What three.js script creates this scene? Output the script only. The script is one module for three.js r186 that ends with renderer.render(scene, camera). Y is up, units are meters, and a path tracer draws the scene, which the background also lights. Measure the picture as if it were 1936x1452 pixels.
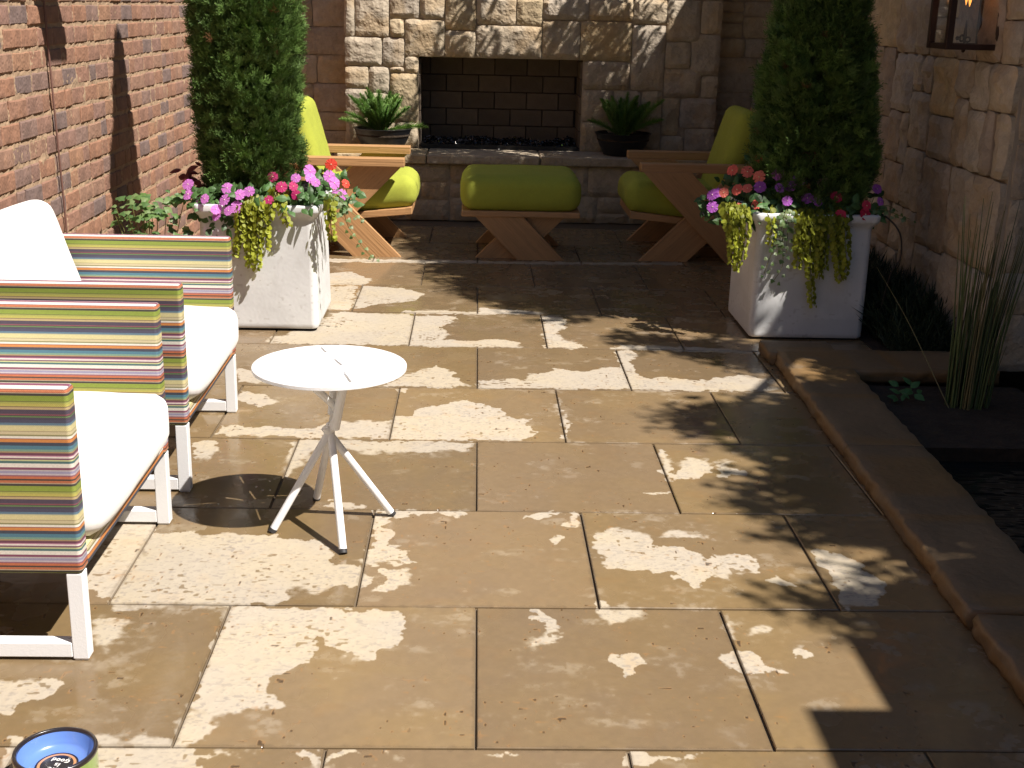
import * as THREE from 'three';
import { RoundedBoxGeometry } from 'three/addons/geometries/RoundedBoxGeometry.js';
import { mergeGeometries } from 'three/addons/utils/BufferGeometryUtils.js';

// ---------------------------------------------------------------- camera, sky, sun, exposure
const scene = new THREE.Scene();
const camera = new THREE.PerspectiveCamera(34.33, 4 / 3, 0.05, 400);
camera.position.set(0, 1.45, 0);
camera.rotation.set(THREE.MathUtils.degToRad(-16.919), THREE.MathUtils.degToRad(-1.882), THREE.MathUtils.degToRad(1.392), 'YXZ');
camera.updateMatrixWorld(true);
const renderer = new THREE.WebGLRenderer({ antialias: true });
renderer.toneMapping = THREE.LinearToneMapping;
renderer.toneMappingExposure = 1.9;
renderer.shadowMap.enabled = true;

const SUN = new THREE.Vector3(0.29, 0.48, 0.18).normalize();
const sun = new THREE.DirectionalLight(0xfff7ee, 4.7);
sun.name = 'sun';
sun.position.copy(SUN).multiplyScalar(25).add(new THREE.Vector3(0.3, 0, -5));
sun.target.position.set(0.3, 0, -5);
sun.castShadow = true;
sun.shadow.mapSize.set(4096, 4096);
Object.assign(sun.shadow.camera, { left: -9, right: 9, top: 9, bottom: -9, near: 1, far: 60 });
scene.add(sun, sun.target);
{ // a clear summer sky: deep blue overhead, paler toward the horizon
  const W = 64, H = 32, d = new Float32Array(W * H * 4);
  for (let y = 0; y < H; y++) for (let x = 0; x < W; x++) {
    const up = ((y + 0.5) / H - 0.5) * Math.PI, s = Math.max(0, Math.sin(up)), t = Math.pow(1 - s, 2.2);
    const az = ((x + 0.5) / W - 0.5) * 2 * Math.PI, dir = [Math.cos(az) * Math.cos(up), Math.sin(up), Math.sin(az) * Math.cos(up)];
    const c = Math.max(0, dir[0] * SUN.x + dir[1] * SUN.y + dir[2] * SUN.z), g = 1 + 0.9 * Math.pow(c, 6);
    const i = (y * W + x) * 4;
    d[i] = (0.40 + 0.55 * t) * g; d[i + 1] = (0.62 + 0.42 * t) * g; d[i + 2] = (1.10 + 0.05 * t) * g; d[i + 3] = 1;
  }
  const sky = new THREE.DataTexture(d, W, H, THREE.RGBAFormat, THREE.FloatType);
  sky.mapping = THREE.EquirectangularReflectionMapping; sky.magFilter = THREE.LinearFilter; sky.needsUpdate = true;
  scene.background = sky; scene.environment = sky;
  scene.environmentIntensity = 0.115; scene.backgroundIntensity = 0.115;
}

// ---------------------------------------------------------------- helpers
function RNG(a) { return () => { a = (a + 0x6d2b79f5) | 0; let t = Math.imul(a ^ (a >>> 15), 1 | a); t = (t + Math.imul(t ^ (t >>> 7), 61 | t)) ^ t; return ((t ^ (t >>> 14)) >>> 0) / 4294967296; }; }
const R = RNG(20240611), rnd = (a, b) => a + (b - a) * R(), sm = (a, b, x) => { const t = Math.min(1, Math.max(0, (x - a) / (b - a))); return t * t * (3 - 2 * t); };
const mix = (a, b, t) => a + (b - a) * t, mix3 = (a, b, t) => [mix(a[0], b[0], t), mix(a[1], b[1], t), mix(a[2], b[2], t)];
const LAT = new Float32Array(65536); { const q = RNG(7); for (let i = 0; i < 65536; i++) LAT[i] = q(); }
function vn(x, y, px = 256, py = 256) { // value noise on a lattice that repeats every px, py cells
  const ix = Math.floor(x), iy = Math.floor(y), fx = x - ix, fy = y - iy, u = fx * fx * (3 - 2 * fx), v = fy * fy * (3 - 2 * fy);
  const m = (a, n) => ((a % n) + n) % n, x0 = m(ix, px), x1 = m(ix + 1, px), y0 = m(iy, py) * 256, y1 = m(iy + 1, py) * 256;
  const a = LAT[y0 + x0], b = LAT[y0 + x1], c = LAT[y1 + x0], d = LAT[y1 + x1];
  return a + (b - a) * u + (c - a) * v + (a - b - c + d) * u * v;
}
function fbm(x, y, o = 4, p = 256) { let s = 0, a = 0.5, n = 0; for (let i = 0; i < o; i++) { s += a * vn(x + i * 17.3, y + i * 9.1, p, p); n += a; a *= 0.5; x *= 2; y *= 2; p = Math.min(256, p * 2); } return s / n; }
const enc = (l) => 255 * (l <= 0.0031308 ? 12.92 * l : 1.055 * Math.pow(Math.max(l, 0), 1 / 2.4) - 0.055);
const ENC = new Uint8Array(4097); for (let i = 0; i <= 4096; i++) ENC[i] = Math.round(enc(i / 4096));
const e8 = (l) => ENC[Math.round(Math.min(1, Math.max(0, l)) * 4096)];
function tex(w, h, f, color = true, rep = null) { // f(u, v) gives linear rgb for a colour map, one number for a grey map
  const d = new Uint8Array(w * h * 4);
  for (let y = 0, i = 0; y < h; y++) for (let x = 0; x < w; x++, i += 4) {
    const c = f((x + 0.5) / w, (y + 0.5) / h);
    if (color) { d[i] = e8(c[0]); d[i + 1] = e8(c[1]); d[i + 2] = e8(c[2]); } else d[i] = d[i + 1] = d[i + 2] = Math.round(255 * Math.min(1, Math.max(0, c)));
    d[i + 3] = 255;
  }
  const t = new THREE.DataTexture(d, w, h); t.wrapS = t.wrapT = THREE.RepeatWrapping; t.magFilter = THREE.LinearFilter; t.minFilter = THREE.LinearFilter;
  if (color) t.colorSpace = THREE.SRGBColorSpace;
  if (rep) t.repeat.set(...rep);
  t.needsUpdate = true; return t;
}
const lin = (r, g, b) => new THREE.Color().setRGB(r, g, b);
const std = (o) => new THREE.MeshStandardMaterial(o), phy = (o) => new THREE.MeshPhysicalMaterial(o);
const NAMES = {};
function numbered(n) { const k = (NAMES[n] = (NAMES[n] ?? -1) + 1); return k ? `${n}_${String(k).padStart(3, '0')}` : n; }
function shade(o) { o.traverse((c) => { if (c.isMesh) { c.castShadow = true; c.receiveShadow = true; } }); return o; }
function tag(o, label, category, group) { o.userData.label = label; o.userData.category = category; if (group) o.userData.group = group; return o; }
function thing(name, label, category, [x, y, z] = [0, 0, 0], turn = 0, group) {
  const o = new THREE.Group(); o.name = numbered(name); o.position.set(x, y, z); o.rotation.y = turn; scene.add(o); return tag(o, label, category, group);
}
function part(name, geo, mat, parent) { const m = new THREE.Mesh(Array.isArray(geo) ? mergeAll(geo) : geo, mat); m.name = name; m.castShadow = m.receiveShadow = true; parent.add(m); return m; }
function struct(name) { const o = new THREE.Group(); o.name = numbered(name); o.userData.kind = 'structure'; scene.add(o); return o; }
function structMesh(name, geo, mat) { const m = part(numbered(name), geo, mat, scene); m.userData.kind = 'structure'; return m; }
function mergeAll(list) {
  return mergeGeometries(list.map((g) => { g = g.index ? g.toNonIndexed() : g; for (const k of Object.keys(g.attributes)) if (!['position', 'normal', 'uv'].includes(k)) g.deleteAttribute(k); if (!g.attributes.uv) uvBox(g); if (!g.attributes.normal) g.computeVertexNormals(); g.clearGroups(); return g; }));
}
// uv in metres, each triangle laid on the plane its face looks along
function uvBox(g, off = [0, 0], mode) {
  if (g.index) g = g.toNonIndexed();
  const p = g.attributes.position, uv = new Float32Array(p.count * 2), a = new THREE.Vector3(), b = new THREE.Vector3(), c = new THREE.Vector3();
  for (let i = 0; i < p.count; i += 3) {
    a.fromBufferAttribute(p, i); b.fromBufferAttribute(p, i + 1); c.fromBufferAttribute(p, i + 2);
    const n = b.clone().sub(a).cross(c.clone().sub(a)), x = Math.abs(n.x), y = Math.abs(n.y), z = Math.abs(n.z);
    [a, b, c].forEach((v, k) => {
      let s, t;
      if (mode === 'grainX') { if (x >= y && x >= z) { s = v.z; t = v.y; } else if (y >= z) { s = v.x; t = v.z + 0.37; } else { s = v.x; t = v.y; } }
      else if (x >= y && x >= z) { s = v.z; t = v.y; } else if (y >= z) { s = v.x; t = v.z; } else { s = v.x; t = v.y; }
      uv[(i + k) * 2] = s + off[0]; uv[(i + k) * 2 + 1] = t + off[1];
    });
  }
  g.setAttribute('uv', new THREE.BufferAttribute(uv, 2)); return g;
}
const at = (g, x, y, z) => g.translate(x, y, z);
const rbox = (w, h, d, r = 0.004, s = 2) => new RoundedBoxGeometry(w, h, d, s, r);
function tube(pts, r, seg = 16, rad = 8, taper = 1) {
  const c = new THREE.CatmullRomCurve3(pts.map((p) => new THREE.Vector3(...p))), g = new THREE.TubeGeometry(c, seg, r, rad, false);
  if (taper !== 1) { const p = g.attributes.position, q = new THREE.Vector3(), m = new THREE.Vector3(); for (let i = 0; i <= seg; i++) { c.getPointAt(i / seg, m); const k = mix(1, taper, i / seg); for (let j = 0; j <= rad; j++) { const n = i * (rad + 1) + j; q.fromBufferAttribute(p, n).sub(m).multiplyScalar(k).add(m); p.setXYZ(n, q.x, q.y, q.z); } } }
  return g;
}
function rod(a, b, r, seg = 14) { // straight tube with closed ends
  const A = new THREE.Vector3(...a), B = new THREE.Vector3(...b), g = new THREE.CylinderGeometry(r, r, A.distanceTo(B), seg);
  g.applyQuaternion(new THREE.Quaternion().setFromUnitVectors(new THREE.Vector3(0, 1, 0), B.clone().sub(A).normalize())); const m = A.add(B).multiplyScalar(0.5); return g.translate(m.x, m.y, m.z);
}
function instances(name, geo, mat, mats, cols, parent) {
  const m = new THREE.InstancedMesh(geo, mat, mats.length); m.name = name; mats.forEach((q, i) => { m.setMatrixAt(i, q); if (cols) m.setColorAt(i, cols[i]); });
  m.castShadow = m.receiveShadow = true; m.userData.kind = 'stuff'; parent.add(m); return m;
}
const M4 = (p, q, s) => new THREE.Matrix4().compose(p, q, typeof s === 'number' ? new THREE.Vector3(s, s, s) : s);
const V = (x, y, z) => new THREE.Vector3(x, y, z);
// ---------------------------------------------------------------- ground, patio of square sandstone pavers, half dried after rain
structMesh('ground', new THREE.PlaneGeometry(400, 400).rotateX(-Math.PI / 2).translate(0, -0.28, 0), std({ color: lin(0.05, 0.038, 0.026), roughness: 1 }));
// outlines of the dried areas on the paving: x and distance in millimetres
const DRY_A = [[-598,2818,-380,2816,-155,2801,-167,2732,-161,2684,-190,2642,-240,2569,-298,2600,-326,2660,-362,2670,-360,2579,-410,2526,-429,2495,-435,2461,-447,2425,-412,2384,-402,2357,-469,2352,-517,2339,-525,2306,-542,2270,-543,2235,-575,2223,-593,2216],
[-958,2254,-890,2243,-759,2252,-705,2233,-674,2245,-597,2227,-593,2214,-944,2216],
[-1090,2430,-1033,2462,-963,2458,-890,2466,-903,2415,-953,2363,-984,2325,-1042,2304],
[-891,2823,-603,2818,-614,2806,-771,2809,-878,2798],
[-916,2764,-839,2746,-820,2647,-848,2601,-899,2671],
[149,2824,182,2819,206,2777,223,2731,202,2695,222,2677,187,2656,148,2637,147,2668,185,2695,195,2730,161,2784],
[312,2830,466,2827,446,2798,355,2747,337,2768,325,2802],
[265,2767,303,2757,329,2779,316,2751,282,2740],
[331,2578,363,2591,379,2616,397,2606,414,2562,388,2538,372,2507,357,2472,354,2528,334,2546],
[639,2822,653,2814,649,2725,646,2646,633,2658],
[599,2607,638,2625,666,2608,683,2571,695,2542,738,2531,707,2511,675,2535,635,2520,620,2506,609,2541,596,2570],
[680,2704,710,2739,745,2751,728,2718,699,2691],
[768,2643,805,2635,805,2610,789,2597,791,2541,780,2560,776,2602],
[392,2358,402,2369,409,2358,398,2343],
[-283,2202,-144,2199,-69,2198,-74,2191,-196,2190,-258,2174,-273,2138,-286,2138],
[-4,2199,125,2198,108,2181,49,2188],
[-940,2205,-592,2208,-552,2194,-304,2198,-291,2167,-294,2124,-314,2159,-334,2188,-429,2187,-514,2187,-541,2175,-532,2104,-902,2101],
[318,2192,448,2192,600,2189,586,2178,501,2183,403,2177,335,2147,319,2102],
[-1016,3347,-918,3350,-902,3256,-892,2841,-1009,2951],
[-894,3282,-794,3270,-739,3257,-691,3273,-629,3264,-585,3265,-522,3245,-468,3232,-412,3219,-387,3170,-383,3094,-354,3068,-281,3070,-275,2967,-340,2935,-390,2898,-426,2915,-468,2926,-440,2873,-488,2837,-890,2829],
[-282,3456,-210,3413,-240,3369,-252,3326,-220,3293,-229,3231,-208,3181,-171,3140,-139,3093,-192,3082,-221,3098,-245,3088,-277,3064],
[-234,3055,-162,3050,-146,2970,-166,2951,-198,2957,-199,2917,-226,2910,-247,2931,-217,2969,-231,3016],
[-281,3015,-258,2968,-269,2931,-281,2930],
[-280,3460,-17,3451,-48,3434,-123,3424,-204,3406],
[-102,3449,-7,3439,-23,3403,-76,3409],
[170,3449,328,3453,324,3339,298,3334,247,3356,292,3380,310,3413,278,3444,219,3418,175,3397,162,3353],
[217,3249,258,3280,271,3251,236,3214],
[370,3309,401,3337,453,3319,525,3280,531,3250,501,3217,598,3209,633,3167,669,3137,674,3069,631,3000,610,2974,615,2949,587,2949,567,2973,534,3004,563,3034,475,3048,443,3067,450,3035,424,3067,385,3066,349,3085,365,3147,359,3217,354,3260],
[545,3284,593,3327,659,3306,708,3251,654,3276,570,3277],
[676,3147,709,3165,754,3167,792,3123,789,3039,760,3055,736,3074,695,3001,665,3020,689,3086],
[333,2997,336,2851,413,2849,411,2838,329,2839],
[788,3016,833,3024,875,2980,837,2954,806,2972]];
const DRY_B = [[957,3203,1027,3180,1086,3079,1109,2966,1051,2874,963,2851,964,2995,967,3093],
[-953,4032,-896,4061,-843,3957,-862,3895,-900,3843],
[-603,4078,-462,4068,-388,4060,5,4059,0,3979,-76,3986,-164,3951,-263,3953,-341,3934,-453,3993,-518,3990,-528,3958,-551,3916,-555,3856,-532,3827,-573,3787,-580,3697,-602,3697],
[-443,3509,-301,3488,-299,3463,-441,3463],
[505,3616,555,3631,626,3624,620,3606,561,3609],
[696,3901,740,3944,792,3920,783,3840,748,3766,715,3737,683,3750,655,3702],
[649,4041,666,4015,652,3716,631,3724,622,3810],
[818,3886,882,3929,843,3847,887,3819,897,3766,845,3784,798,3739],
[-884,4232,-792,4189,-664,4206,-603,4168,-519,4247,-389,4282,-299,4286,-290,4091,-901,4105],
[-899,4626,-801,4590,-729,4486,-793,4419,-857,4467,-896,4531],
[-290,4317,-217,4363,-197,4433,-137,4475,-76,4517,-18,4546,41,4502,114,4435,146,4336,214,4339,191,4260,230,4174,199,4105,147,4092,14,4087,-281,4091],
[-289,4684,-254,4686,-262,4636,-289,4614],
[330,4644,342,4604,339,4407,347,4284,338,4099,325,4099],
[-279,4875,-211,4940,-159,5022,-102,4946,-62,4917,-96,4869,-11,4741,-96,4708,-364,4709,-303,4799],
[-975,4946,-881,4881,-781,4774,-824,4728,-926,4738],
[10,4713,21,4793,122,4828,212,4833,228,4902,306,4944,346,5017,443,4952,541,5028,627,5033,626,4722,306,4706],
[626,5302,691,5297,715,5220,664,5125,680,4956,710,4866,776,4900,919,4847,1116,4948,1214,4892,1210,4730,856,4712,636,4716],
[-918,5464,-852,5477,-702,5838,-662,5938,-302,5908,-291,5328,-912,5335],
[-296,5887,-82,5880,-115,5731,-160,5638,-106,5563,-132,5447,-15,5408,86,5470,184,5448,230,5332,11,5310,-286,5319],
[323,5908,452,5895,432,5706,380,5594,404,5471,478,5401,518,5331,328,5320],
[603,5354,727,5398,963,5376,1194,5336,1279,5287,623,5320],
[-787,6502,-627,6528,-604,5975,-725,5966],
[-604,6529,-370,6483,-267,6352,-308,6179,-443,6123,-567,6022,-588,5976],
[-354,5970,-170,5994,15,5974,15,5919,-352,5927],
[21,6053,179,6053,361,5987,270,5948,18,5930],
[-827,6840,-700,6894,-554,6667,-600,6543,-792,6541],
[-874,7244,-305,7264,321,7257,1243,7308,1236,7260,319,7194,-863,7150],
[1017,4778,1179,4830,1199,4729,1067,4708]];

const FX0 = -1.8, FW = 3.2, FZ0 = 1.5, FH = 7.1, ROWD = 0.6224, ROW0 = 2.209, COLW = 0.615;
const rowOf = (z) => Math.floor((z - ROW0) / ROWD), rowX = (r) => (r & 1 ? -0.288 : 0.016);
const floorMask = (() => {
  const W = 1024, H = 2048, c = document.createElement('canvas'); c.width = W; c.height = H;
  const g = c.getContext('2d'); g.fillStyle = '#000'; g.fillRect(0, 0, W, H); g.fillStyle = '#fff';
  for (const poly of [...DRY_A, ...DRY_B]) { g.beginPath(); for (let i = 0; i < poly.length; i += 2) { const x = (poly[i] / 1000 - FX0) / FW * W, y = (poly[i + 1] / 1000 - FZ0) / FH * H; i ? g.lineTo(x, y) : g.moveTo(x, y); } g.closePath(); g.fill(); }
  const d = g.getImageData(0, 0, W, H).data; let a = new Float32Array(W * H), b = new Float32Array(W * H);
  for (let i = 0; i < W * H; i++) a[i] = d[i * 4] / 255;
  const blur = (rx, ry) => { for (let y = 0; y < H; y++) { let s = 0; for (let x = -rx; x < W; x++) { if (x + rx < W) s += a[y * W + x + rx]; if (x - rx - 1 >= 0) s -= a[y * W + x - rx - 1]; if (x >= 0) b[y * W + x] = s / (2 * rx + 1); } }
    for (let x = 0; x < W; x++) { let s = 0; for (let y = -ry; y < H; y++) { if (y + ry < H) s += b[(y + ry) * W + x]; if (y - ry - 1 >= 0) s -= b[(y - ry - 1) * W + x]; if (y >= 0) a[y * W + x] = s / (2 * ry + 1); } } };
  blur(3, 3); blur(3, 3);
  return (x, z) => { const u = (x - FX0) / FW * W, v = (z - FZ0) / FH * H, i = Math.min(W - 2, Math.max(0, Math.floor(u))), j = Math.min(H - 2, Math.max(0, Math.floor(v))), f = Math.min(1, Math.max(0, u - i)), h = Math.min(1, Math.max(0, v - j)), k = j * W + i; return mix(mix(a[k], a[k + 1], f), mix(a[k + W], a[k + W + 1], f), h); };
})();
const paverMat = (() => {
  const W = 2048, H = 2048, C = new Uint8Array(W * H * 4), RB = new Uint8Array(W * H * 4);
  for (let y = 0, i = 0; y < H; y++) {
    const z = FZ0 + (y + 0.5) / H * FH, r = rowOf(z);
    for (let x = 0; x < W; x++, i += 4) {
      const X = FX0 + (x + 0.5) / W * FW, id = Math.floor((X - rowX(r)) / COLW), hp = LAT[((r + 40) * 37 + (id + 9) * 91) & 65535], hq = LAT[((r + 40) * 131 + (id + 9) * 17 + 5) & 65535];
      const wx = (fbm(X * 30, z * 30, 4) - 0.5) * 0.058, wz = (fbm(X * 30 + 90, z * 30 + 40, 4) - 0.5) * 0.058;
      let m = floorMask(X + wx, z + wz);
      const soft = vn(X * 7 + 50, z * 9 + 3), fine = fbm(X * 60, z * 60, 3), w = 0.05 + 0.42 * sm(0.52, 0.85, soft);
      let dry = sm(0.5 - w, 0.5 + w, m + (fine - 0.5) * 0.6 + (fbm(X * 15 + 40, z * 19 + 8, 4) - 0.5) * 0.42 + 0.03);
      const dropN = vn(X * 62 + 7, z * 100), dropM = vn(X * 9 + 31, z * 9 + 77);
      dry *= 1 - 0.8 * sm(0.86, 0.91, dropN * 0.75 + dropM * 0.35);                 // drops still wet
      const semi = sm(0.60, 0.78, fbm(X * 9 + 11, z * 13 + 60, 4)) * (0.06 + 0.20 * sm(0.38, 0.62, fine)) * (1 - dry); // damp, going pale
      const lx = X - rowX(r) - id * COLW, lz = z - ROW0 - r * ROWD, edge = Math.min(lx, COLW - lx, lz, ROWD - lz);
      const spk = fbm(X * 95, z * 170, 2), fleck = sm(0.60, 0.76, spk) * (0.35 + 0.65 * vn(X * 6, z * 6 + 9)), cloud = fbm(X * 5 + hp * 40, z * 5 + hq * 30, 4);
      const pitN = vn(X * 82 + 200, z * 78 + 20), pit = sm(0.92, 0.96, pitN) * sm(0.5, 0.62, vn(X * 11 + 4, z * 11 + 8)), halo = sm(0.82, 0.92, pitN) * sm(0.5, 0.62, vn(X * 11 + 4, z * 11 + 8));
      const tone = 0.86 + 0.28 * hp, rust = sm(0.62, 0.8, fbm(X * 13 + 70, z * 15 + 20, 3));
      let wet = mix3([0.204, 0.142, 0.070], [0.188, 0.133, 0.073], sm(0.35, 0.65, cloud)); wet = mix3(wet, [0.22, 0.132, 0.055], 0.22 * rust + 0.08 * hq); wet = mix3(wet, [0.194, 0.137, 0.085], 0.45 * sm(0.62, 0.9, LAT[((r + 40) * 57 + (id + 9) * 211 + 3) & 65535]));
      const gr = 0.93 + 0.14 * fine; wet = wet.map((v) => v * tone * gr);
      let dc = mix3([0.405, 0.345, 0.25], [0.385, 0.335, 0.262], sm(0.35, 0.65, cloud)); dc = mix3(dc, [0.43, 0.31, 0.18], 0.4 * rust * hq); dc = mix3(dc, [0.235, 0.205, 0.18], 0.7 * fleck); dc = dc.map((v) => v * (0.95 + 0.1 * fine) * (0.94 + 0.1 * hp));
      let c = mix3(wet, dc, Math.min(1, dry + semi));
      c = mix3(c, [0.30, 0.16, 0.06], 0.45 * halo * (1 - pit)); c = mix3(c, [0.05, 0.03, 0.016], 0.8 * pit);
      const grime = sm(0.012, 0.003, edge + (fine - 0.5) * 0.012) * 0.4; c = mix3(c, [0.12, 0.085, 0.05], grime);
      C[i] = e8(c[0]); C[i + 1] = e8(c[1]); C[i + 2] = e8(c[2]); C[i + 3] = 255;
      const film = 1 - Math.min(1, dry + 1.6 * semi), rough = mix(0.85, 0.15 + 0.16 * sm(0.4, 0.7, fbm(X * 12 + 5, z * 12, 3)), film);
      RB[i] = Math.round(255 * Math.min(1, Math.max(0, 0.5 + (1 - 0.75 * film) * ((fine - 0.5) * 0.5 + (spk - 0.5) * 0.35) + 0.10 * (cloud - 0.5) - 0.6 * pit)));
      RB[i + 1] = Math.round(255 * rough); RB[i + 2] = 0; RB[i + 3] = 255;
    }
  }
  const mk = (d, srgb) => { const t = new THREE.DataTexture(d, W, H); t.magFilter = t.minFilter = THREE.LinearFilter; if (srgb) t.colorSpace = THREE.SRGBColorSpace; t.needsUpdate = true; return t; };
  const map = mk(C, true), rb = mk(RB, false);
  return std({ map, roughnessMap: rb, roughness: 1, bumpMap: rb, bumpScale: 0.0022 });
})();
const patio = struct('patio');
part('joint_sand', [new THREE.BoxGeometry(3.06, 0.262, 10.9).translate(-0.27, -0.139, -3.85), new THREE.BoxGeometry(0.95, 0.262, 4.0).translate(1.735, -0.1392, -7.30)], std({ color: lin(0.13, 0.095, 0.058), roughness: 1 }), patio);
function paver(x0, x1, z0, z1, y) { // top face with a worn chamfer, each one a little off level
  const c = 0.0022, t = [[x0, z0], [x1, z0], [x1, z1], [x0, z1]], lv = t.map(() => y + rnd(-0.0012, 0.0012)), P = [], add = (...v) => v.forEach((p) => P.push(...p));
  const inn = [[x0 + c, z0 - c], [x1 - c, z0 - c], [x1 - c, z1 + c], [x0 + c, z1 + c]].map((q, i) => [q[0], lv[i], q[1]]), out = t.map((q, i) => [q[0], lv[i] - c, q[1]]), low = t.map((q) => [q[0], -0.03, q[1]]);
  add(inn[0], inn[1], inn[2], inn[0], inn[2], inn[3]);
  for (let i = 0; i < 4; i++) { const j = (i + 1) % 4; add(out[i], out[j], inn[j], out[i], inn[j], inn[i], low[i], low[j], out[j], low[i], out[j], out[i]); }
  const g = new THREE.BufferGeometry(); g.setAttribute('position', new THREE.Float32BufferAttribute(P, 3)); g.computeVertexNormals();
  const uv = []; for (let i = 0; i < P.length; i += 3) uv.push((P[i] - FX0) / FW, (-P[i + 2] - FZ0) / FH); g.setAttribute('uv', new THREE.Float32BufferAttribute(uv, 2)); return g;
}
for (let r = -4; r < 11; r++) {
  const z0 = -(ROW0 + r * ROWD), z1 = z0 - ROWD, gx = rowX(r); if (z1 < -8.75) continue;
  const edgeX = 1.262 + (-(z0 + z1) / 2 - 2.33) * 0.028, lim = r >= 5 ? 2.16 : edgeX + 0.1;
  for (let k = -4; k < 5; k++) {
    const a = Math.max(gx + k * COLW, -1.79), b = Math.min(gx + (k + 1) * COLW, lim);
    if (b - a < 0.1) continue;
    const j = 0.0022 + rnd(0, 0.0014); part('paver', paver(a + j, b - j, z0 - j, z1 + j, 0), paverMat, patio);
  }
}
// ---------------------------------------------------------------- brick wall on the left: courses of single bricks in raked, smeared mortar
const brickMap = tex(512, 512, (u, v) => { const a = fbm(u * 24, v * 24, 4, 24), b = vn(u * 96, v * 96, 96, 96), k = 0.70 + 0.5 * a + 0.16 * (b - 0.5), s = sm(0.62, 0.80, fbm(u * 40 + 9, v * 40, 3, 40)); const c = mix3([k, k, k], [1.25, 1.22, 1.15], 0.55 * s); return c.map((x) => x * 0.8); });
const brickBump = tex(512, 512, (u, v) => 0.6 * fbm(u * 32, v * 32, 4, 32) + 0.4 * vn(u * 128, v * 128, 128, 128), false);
const brickTone = [[0.275, 0.140, 0.088], [0.295, 0.145, 0.085], [0.26, 0.135, 0.092], [0.31, 0.165, 0.094], [0.245, 0.135, 0.10], [0.28, 0.160, 0.108], [0.195, 0.128, 0.110], [0.130, 0.102, 0.103], [0.225, 0.130, 0.105]];
const brickMats = brickTone.map((c) => std({ map: brickMap, color: lin(...mix3(c, [0.25, 0.146, 0.100], 0.32).map((v) => v * 1.22)), bumpMap: brickBump, bumpScale: 0.004, roughness: 0.9 }));
const mortarMat = std({ map: tex(512, 512, (u, v) => { const k = 0.8 + 0.35 * fbm(u * 40, v * 40, 4, 40); return [0.35 * k, 0.24 * k, 0.15 * k]; }), bumpMap: brickBump, bumpScale: 0.004, roughness: 1 });
const BX = -1.72, COURSE = 0.0845, BL = 0.187;
function brickGeo(L, H, T) { // face toward +x, four chipped chamfers, sides going back into the mortar
  const c = 0.005, P = [], j = (s) => rnd(-s, s), y0 = 0.0065, y1 = H - 0.0075, a = 0.005, b = L - 0.005, o = [[y0, a], [y0, b], [y1, b], [y1, a]].map((q) => [q[0] + j(0.0018), q[1] + j(0.0018)]);
  const mids = []; // edge points, so that outlines are not ruler straight
  for (let i = 0; i < 4; i++) { const q = o[i], n = o[(i + 1) % 4]; mids.push(q); for (const t of (i & 1 ? [0.5] : [0.25, 0.5, 0.75])) mids.push([mix(q[0], n[0], t) + j(0.0016), mix(q[1], n[1], t) + j(0.0016)]); }
  const ctr = [(y0 + y1) / 2, (a + b) / 2], fr = mids.map((q) => [rnd(-0.0015, 0.0008), q[0] + Math.sign(ctr[0] - q[0]) * c * (Math.abs(q[0] - ctr[0]) > 0.02 ? 1 : 0.2), q[1] + Math.sign(ctr[1] - q[1]) * c * (Math.abs(q[1] - ctr[1]) > L * 0.4 ? 1 : 0)]);
  const N = mids.length;
  for (let i = 0; i < N; i++) { const k = (i + 1) % N, A = fr[i], B = fr[k], C = [-c, ...mids[i]], D = [-c, ...mids[k]], E = [-T, ...mids[i]], F = [-T, ...mids[k]], O = [0.0008, ...ctr]; for (const p of [O, A, B, A, C, D, A, D, B, C, E, F, C, F, D]) P.push(p[0], p[1], p[2]); }
  const g = new THREE.BufferGeometry(); g.setAttribute('position', new THREE.Float32BufferAttribute(P, 3)); 
  for (let i = 0; i < P.length; i += 9) { const t = [P[i + 3], P[i + 4], P[i + 5]]; P[i + 3] = P[i + 6]; P[i + 4] = P[i + 7]; P[i + 5] = P[i + 8]; P[i + 6] = t[0]; P[i + 7] = t[1]; P[i + 8] = t[2]; }
  g.setAttribute('position', new THREE.Float32BufferAttribute(P, 3)); g.computeVertexNormals(); return uvBox(g, [R() * 3, R() * 3]);
}
const brickWall = thing('brick_wall', 'sunlit red brick wall with tan mortar along the left side of the patio', 'wall');
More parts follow.
